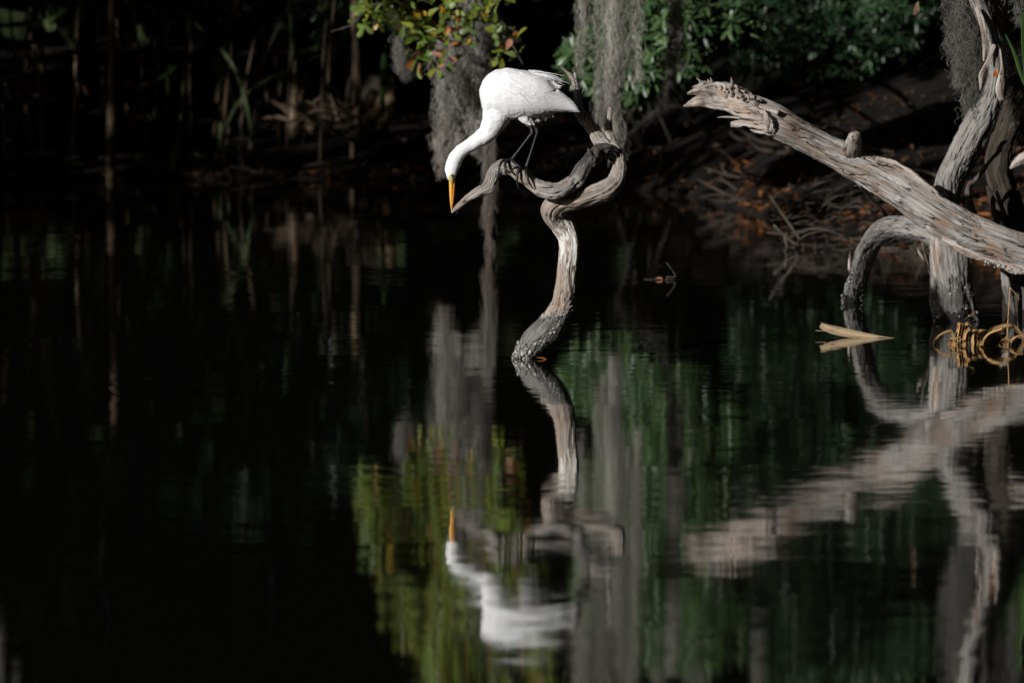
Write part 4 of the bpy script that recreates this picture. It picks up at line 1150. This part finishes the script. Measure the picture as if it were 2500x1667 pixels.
for (u, v, s_, n_) in [(890, 15, 22, 16), (880, 55, 14, 8), (925, 35, 22, 16), (960, 15, 24, 16), (985, 50, 20, 14), (1010, 20, 24, 16), (1020, 65, 22, 16), (1050, 85, 22, 18), (1070, 40, 24, 16), (1100, 75, 24, 18), (1020, 105, 18, 13), (1048, 130, 18, 14), (1075, 120, 18, 14), (1100, 20, 24, 16), (1130, 60, 24, 16), (1150, 30, 24, 16), (1130, 95, 18, 10), (1185, 30, 22, 14), (1200, 10, 22, 14), (1215, 90, 11, 7), (1228, 60, 12, 6), (1262, 95, 5, 2), (1232, 125, 12, 6), (1215, 145, 8, 3), (1272, 128, 4, 2), (1063, 168, 8, 4), (1020, 150, 12, 7), (1095, 145, 10, 5), (1003, 85, 10, 6)]:
    cl.append((u, v, s_, n_))
for k in range(95):
    v = RNG.uniform(-560, -10)
    f = -v / 560
    cl.append((RNG.uniform(880 + 150 * f, 1250 + 140 * f), v, 26, 14))
P, D, Cc = [], [], []
OAK = np.array([(0.15, 0.215, 0.025), (0.18, 0.235, 0.034), (0.10, 0.165, 0.022), (0.23, 0.25, 0.034), (0.14, 0.195, 0.06)])
HOT = np.array([(0.45, 0.25, 0.015), (0.42, 0.13, 0.02), (0.34, 0.15, 0.07), (0.36, 0.17, 0.10), (0.50, 0.32, 0.02)])
for (u, v, s_, n_) in cl:
    for q in range(int(n_ * 1.12)):
        a = RNG.random() * 6.28
        p = at(u + RNG.normal() * s_ * .6, v + RNG.normal() * s_ * .55, 26.15 + RNG.normal() * .09)
        P.append(p); D.append((math.cos(a), RNG.normal() * .6 - .2, math.sin(a) * .8 - .25))
        hot = RNG.random() < (0.24 if v > 70 else 0.08)
        Cc.append((HOT if hot else OAK)[RNG.integers(0, 5)] * RNG.uniform(.75, 1.2))
P = np.array(P); D = np.array(D); Cc = np.array(Cc); n = len(P)
Nn = np.stack([RNG.normal(size=n) * .7 - .3, RNG.normal(size=n) * .6 - .7, RNG.normal(size=n) * .6 + .5], -1)
V, Qd, C = leaves(P, D, Nn, RNG.uniform(.045, .078, n), RNG.uniform(.022, .035, n), Cc)
put("leaves", quick_mesh("leaves", V, Qd, tint=C), M['leaf'], oakb)

# ------------------------------------------------------------------ evergreen bushes
def bush(name, label, blobs, Yc, foot, count, size, cols, depth=.6, group="evergreen bushes on the far bank", Yf=33.4):
    b = at(foot, 300, Yf); b[2] = gb(b[0], Yf)
    o_ = thing(name, b, label, "bush", group)
    mb_ = MB()
    for k in range(6):
        bl = blobs[k % len(blobs)]
        e = at(bl[0], bl[1] - 60, Yc + .25)
        mid_ = (b + e) / 2 + RNG.normal(size=3) * .1 + [0, .3, .5]
        tube(mb_, [(b[0] + .1 * k - .25, b[1], b[2] - .1, .03), (*mid_, .02), (*e, .008)], .04, 10, rough=.1, seed=k)
    put("stems", mb_.mesh("stems"), M['darkwood'], o_)
    w = np.array([bl[2] * bl[3] for bl in blobs], float); w /= w.sum()
    P_, D_, C_ = [], [], []
    kx = m_px(Yc)
    for q in RNG.choice(len(blobs), count, p=w):
        u, v, su, sv = blobs[q][:4]
        dr = RNG.normal(size=3); dr /= np.linalg.norm(dr)
        rr = RNG.uniform(.55, 1.0)
        c = at(u + dr[0] * su * rr, v - dr[2] * sv * rr, Yc + dr[1] * depth * rr)
        if c[2] < gb(c[0], c[1]) + .1: continue
        ax = np.array([dr[0] * .8, dr[1] - .5, dr[2] * .5 + .25]); ax /= np.linalg.norm(ax)
        col = cols[RNG.integers(0, len(cols))] * RNG.uniform(.6, 1.3)
        t1 = np.cross(ax, [0.3, .2, .9]); t1 /= np.linalg.norm(t1); t2 = np.cross(ax, t1)
        m_ = RNG.integers(6, 10)
        for z in range(m_):
            a = z * 6.28 / m_ + RNG.random() * .5
            P_.append(c + ax * RNG.uniform(-.03, .02)); D_.append(ax * RNG.uniform(.3, 1.0) + t1 * math.cos(a) + t2 * math.sin(a)); C_.append(col * RNG.uniform(.8, 1.2))
    P_ = np.array(P_); D_ = np.array(D_); C_ = np.array(C_); n_ = len(P_)
    Nn_ = np.stack([RNG.normal(size=n_) * .35 - .25, RNG.normal(size=n_) * .35 - .6, np.ones(n_) * .8], -1)
    V_, Q_, CC = leaves(P_, D_, Nn_, size * RNG.uniform(.75, 1.25, n_), size * .30, C_, 'ell', .2, .2)
    put("foliage", quick_mesh("foliage", V_, Q_, tint=CC), M['bush'], o_)
    return o_
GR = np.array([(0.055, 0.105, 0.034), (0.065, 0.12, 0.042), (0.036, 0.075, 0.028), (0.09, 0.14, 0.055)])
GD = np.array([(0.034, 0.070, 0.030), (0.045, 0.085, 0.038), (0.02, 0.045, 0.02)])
bush("evergreen_bush", "bright glossy green bush behind the long moss curtain", [(1600, 60, 150, 130), (1560, 180, 110, 70), (1420, 150, 50, 60), (1480, 190, 60, 50), (1660, 150, 70, 60), (1700, 40, 90, 80), (1780, 60, 70, 60), (1600, -160, 190, 160), (1560, -380, 170, 150), (1680, -420, 160, 150)], 28.9, 1600, 2300, .078, GR, .45)
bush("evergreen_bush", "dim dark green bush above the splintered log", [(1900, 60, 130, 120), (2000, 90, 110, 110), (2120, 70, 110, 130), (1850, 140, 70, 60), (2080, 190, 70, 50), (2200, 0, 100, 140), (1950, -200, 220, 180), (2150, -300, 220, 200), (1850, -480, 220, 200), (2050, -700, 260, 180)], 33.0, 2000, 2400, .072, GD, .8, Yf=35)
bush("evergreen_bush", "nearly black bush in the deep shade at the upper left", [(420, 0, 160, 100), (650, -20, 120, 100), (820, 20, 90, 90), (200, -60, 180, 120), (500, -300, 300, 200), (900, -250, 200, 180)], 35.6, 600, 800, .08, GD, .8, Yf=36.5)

# ------------------------------------------------------------------ things on the far bank
def stick(name, label, cat, rows, mat, group=None, ring=12, **kw):
    mb_ = MB(); tube(mb_, px_path(rows), .02, ring, rough=kw.get('rough', .1), flut=kw.get('flut', .1), seed=int(rows[0][0]) % 97, crack=kw.get('crack', 0), lump=kw.get('lump', 0))
    return props(put(name, mb_.mesh(name), mat), label, cat, group)
stick("pale_cane", "tall pale cane standing on the bank left of the oak leaves", "cane", [(882, 320, 34.2, 10), (880, 270, 34.2, 10), (872, 190, 34.2, 10), (869, 120, 34.2, 10), (867, 60, 34.2, 10), (864, -60, 34.2, 8)], M['boot'])
stick("pale_cane", "dark slanting stem leaning beside the tall pale cane", "cane", [(845, 330, 34.3, 6), (848, 240, 34.3, 5), (858, 180, 34.3, 5), (866, 120, 34.3, 4)], M['darkwood'])
stick("pointed_stump", "tan pointed stump on the left far bank with dry fronds at its foot", "stump", [(724, 335, 34.0, 15), (722, 290, 34.0, 12), (720, 240, 34.0, 9), (720, 190, 34.0, 6), (720, 150, 34.0, 2)], M['boot'], ring=18, flut=.3)
stick("bare_stem", "dim upright stem on the far left bank", "stem", [(268, 470, 33.2, 11), (270, 400, 33.4, 11), (272, 300, 33.4, 11), (273, 100, 33.4, 10), (274, -200, 33.4, 9)], M['dim'])
stick("bare_stem", "thin stem rising beside the pale leaves at the left waterline", "stem", [(548, 420, 33.6, 6), (546, 370, 33.6, 5), (543, 320, 33.6, 3)], M['boot'])
stick("fallen_stick", "short level tan stick in the shade left of the pointed stump", "stick", [(572, 168, 35, 3), (600, 169, 35, 5), (640, 170, 35, 4)], M['boot'])
lg = thing("bank_log", at(1700, 400, 33.2), "pale forked log lying on the far bank behind the tip of the splintered log", "log")
mb = MB(); tube(mb, px_path([(1640, 410, 32.9, 9), (1665, 402, 33.0, 14), (1695, 392, 33.1, 15), (1725, 365, 33.3, 15), (1752, 345, 33.5, 14), (1775, 338, 33.6, 8)]), .02, 24, flut=.25, rough=.1, crack=.2, seed=81)
put("trunk", mb.mesh("trunk"), M['tree'], lg)
mb = MB(); tube(mb, px_path([(1715, 372, 33.2, 9), (1718, 350, 33.2, 8), (1725, 338, 33.2, 6)]), .02, 16, flut=.25, rough=.1, seed=82)
put("fork", mb.mesh("fork"), M['tree'], lg)
# palm stump with old leaf bases
pst = thing("palm_stump", at(905, 310, 33.9), "knobbly palm stump of tan leaf bases on the far bank below the oak leaves", "palm stump")
mb = MB(); tube(mb, px_path([(910, 330, 34.0, 42), (912, 280, 34.0, 36), (915, 230, 34.0, 30), (925, 190, 34.0, 22)]), .03, 24, lump=.2, rough=.1, seed=83)
put("core", mb.mesh("core"), M['mudwood'], pst)
for (u, v, du, dv, r) in [(895, 262, 22, -42, 15), (920, 275, 14, -40, 13), (945, 262, 10, -34, 14), (952, 232, 10, -28, 13), (905, 292, 14, -26, 14), (948, 286, 14, -18, 12), (888, 312, 10, -30, 10), (925, 318, 10, -30, 10), (955, 210, 6, -22, 9), (935, 300, 12, -16, 9)]:
    mb = MB(); tube(mb, px_path([(u, v, 33.75, r * .5), (u + du * .4, v + dv * .4, 33.68, r), (u + du * .85, v + dv * .85, 33.66, r * .9), (u + du, v + dv, 33.66, r * .4)]), .012, 16, lump=.2, rough=.12, seed=int(u))
    put("leaf_base", mb.mesh("leaf_base"), M['boot'], pst)
# dry fronds and reeds
mb = MB()
rg = np.random.default_rng(21)
for k in range(44):
    u0, v0 = rg.uniform(705, 880), rg.uniform(290, 330)
    a = rg.uniform(-2.9, -.2); L = rg.uniform(50, 170)
    u1, v1 = u0 + math.cos(a) * L, v0 + math.sin(a) * L * .55
    y = 34 + rg.normal() * .25
    rows = [(*at(u0, v0, y), .007, .3, 0, 1), (*at((u0 + u1) / 2, (v0 + v1) / 2 - 12, y), .010, .3, 0, 1), (*at(u1, v1, y), .003, .3, 0, 1)]
    strip(mb, rows, .002)
props(put("dry_fronds", mb.mesh("dry_fronds"), M['dim']), "tangle of dry brown palm fronds on the bank beside the pointed stump", "palm fronds", kind="stuff")
mb = MB()
for k in range(80):
    u0 = rg.uniform(-80, 900) if rg.random() < .8 else rg.choice([515, 530, 20, 60, 90]) + rg.normal() * 12
    y = rg.uniform(33.5, 36.5)
    p0 = at(u0, 380, y); p0[2] = gb(p0[0], y) - .02
    L = rg.uniform(.5, 1.9); dx = rg.normal() * .22; dy = rg.normal() * .2
    g = rg.random()
    c = np.array([.045, .075, .015]) if g < .35 else np.array([.13, .085, .045]) * rg.uniform(.3, 1.2)
    w = rg.uniform(.004, .010)
    rows = [(*p0, w, 1, .2, 0), (p0[0] + dx * .3, p0[1] + dy * .3, p0[2] + L * .5, w, 1, .2, 0), (p0[0] + dx, p0[1] + dy, p0[2] + L * (.95 if g > .3 else .8), w * .25, 1, .2, 0)]
    strip(mb, rows, .0012, C=c, nacross=3)
props(put("reeds", mb.mesh("reeds"), M['blade']), "scattered green and dry reeds standing in the shade of the left bank", "reeds", kind="stuff")
def blade(label, pts, Yc, w, col):
    mb_ = MB()
    strip(mb_, [(*at(u, v, Yc), w * q * m_px(Yc), 1, .25, 0) for (u, v, q) in pts], .0014, cup=.3, C=col)
    return props(put("grass_blade", mb_.mesh("grass_blade"), M['blade']), label, "grass blade")
blade("single green blade leaning over the left waterline", [(421, 425, .6), (424, 400, 1), (432, 350, 1), (441, 322, .3)], 33.3, 5, (0.05, 0.10, 0.02))
blade("upright green blade between the pale cane and the palm stump", [(936, 275, .8), (934, 230, 1), (936, 170, 1), (938, 130, .3)], 33.5, 7, (0.035, 0.075, 0.012))
blade("green blade arching down at the upper right corner", [(2520, 240, 1), (2494, 185, 1), (2476, 130, .9), (2455, 85, .3)], 21.2, 4.2, (0.035, 0.08, 0.015))
blade("broad green blade cut off by the right frame edge", [(2499, 30, .6), (2500, 95, 1), (2504, 150, 1), (2510, 230, 1)], 21.1, 8, (0.04, 0.09, 0.015))
# curled dead leaves caught up high
for (u, v, y, col, lab) in [(2236, 22, 24.0, (.22, .14, .09), "curled brown dead leaf hanging near the top right of the green shade"), (2429, 186, 21.6, (.42, .13, .03), "small orange leaf stuck in the fork of the leaning dead tree")]:
    r_ = leaves(np.array([at(u + 6, v - 18, y), at(u, v - 14, y)]), np.array([[-.25, 0, -1.], [-.1, -.2, -1.]]), np.array([[-.5, -1, .2], [.5, -1, .1]]), .055 if u < 2300 else .028, .024 if u < 2300 else .016, np.array([col, col]))
    props(put("dead_leaf", quick_mesh("dead_leaf", r_[0], r_[1], tint=r_[2]), M['litter']), lab, "leaf")

# brush pile on the right bank
mb = MB()
rg = np.random.default_rng(31)
for k in range(130):
    u0, v0 = rg.uniform(1880, 2260), 628 - 150 * rg.random() ** 1.3
    y = 26.3 + (628 - v0) / 108 * 1.5 + rg.normal() * .15
    a = rg.normal() * .8 + (0 if rg.random() < .6 else 1.2); L = rg.uniform(25, 130)
    u1, v1 = u0 + math.cos(a) * L, v0 - math.sin(a) * L * .5
    r = rg.uniform(.5, 1.7)
    tube(mb, px_path([(u0, v0, y, r), ((u0 + u1) / 2 + rg.normal() * 6, (v0 + v1) / 2 - rg.uniform(0, 14), y - .1, r), (u1, v1, y - .15, r * .4)]), .02, 7, rough=.1, seed=k)
props(put("brush_pile", mb.mesh("brush_pile"), M['palestick']), "tangle of thin bare twigs at the water's edge left of the arched limb", "twigs", kind="stuff")
stick("fallen_stick", "long straight stick slanting up from the left of the twig tangle", "stick", [(1879, 478, 26.6, 2), (1905, 515, 26.6, 3.2), (1930, 550, 26.6, 3.6), (1945, 572, 26.6, 3.5), (1965, 605, 26.6, 3)], M['palestick'])
stick("fallen_stick", "crooked stick dipping into the water at the left of the twig tangle", "stick", [(1889, 550, 26.4, 3), (1912, 573, 26.4, 3.5), (1935, 590, 26.4, 3), (1965, 606, 26.4, 3)], M['palestick'])
stick("fallen_stick", "pale hooked twig rising at the left of the twig tangle", "stick", [(1916, 575, 26.3, 3), (1919, 590, 26.3, 4), (1922, 602, 26.3, 3), (1918, 615, 26.3, 3)], M['palestick'])
stick("fallen_stick", "arched bare twig curving over the twig tangle", "stick", [(1872, 568, 26.5, 1.5), (1920, 572, 26.5, 2.5), (1975, 560, 26.5, 3), (2020, 562, 26.5, 3), (2065, 580, 26.5, 2)], M['palestick'])
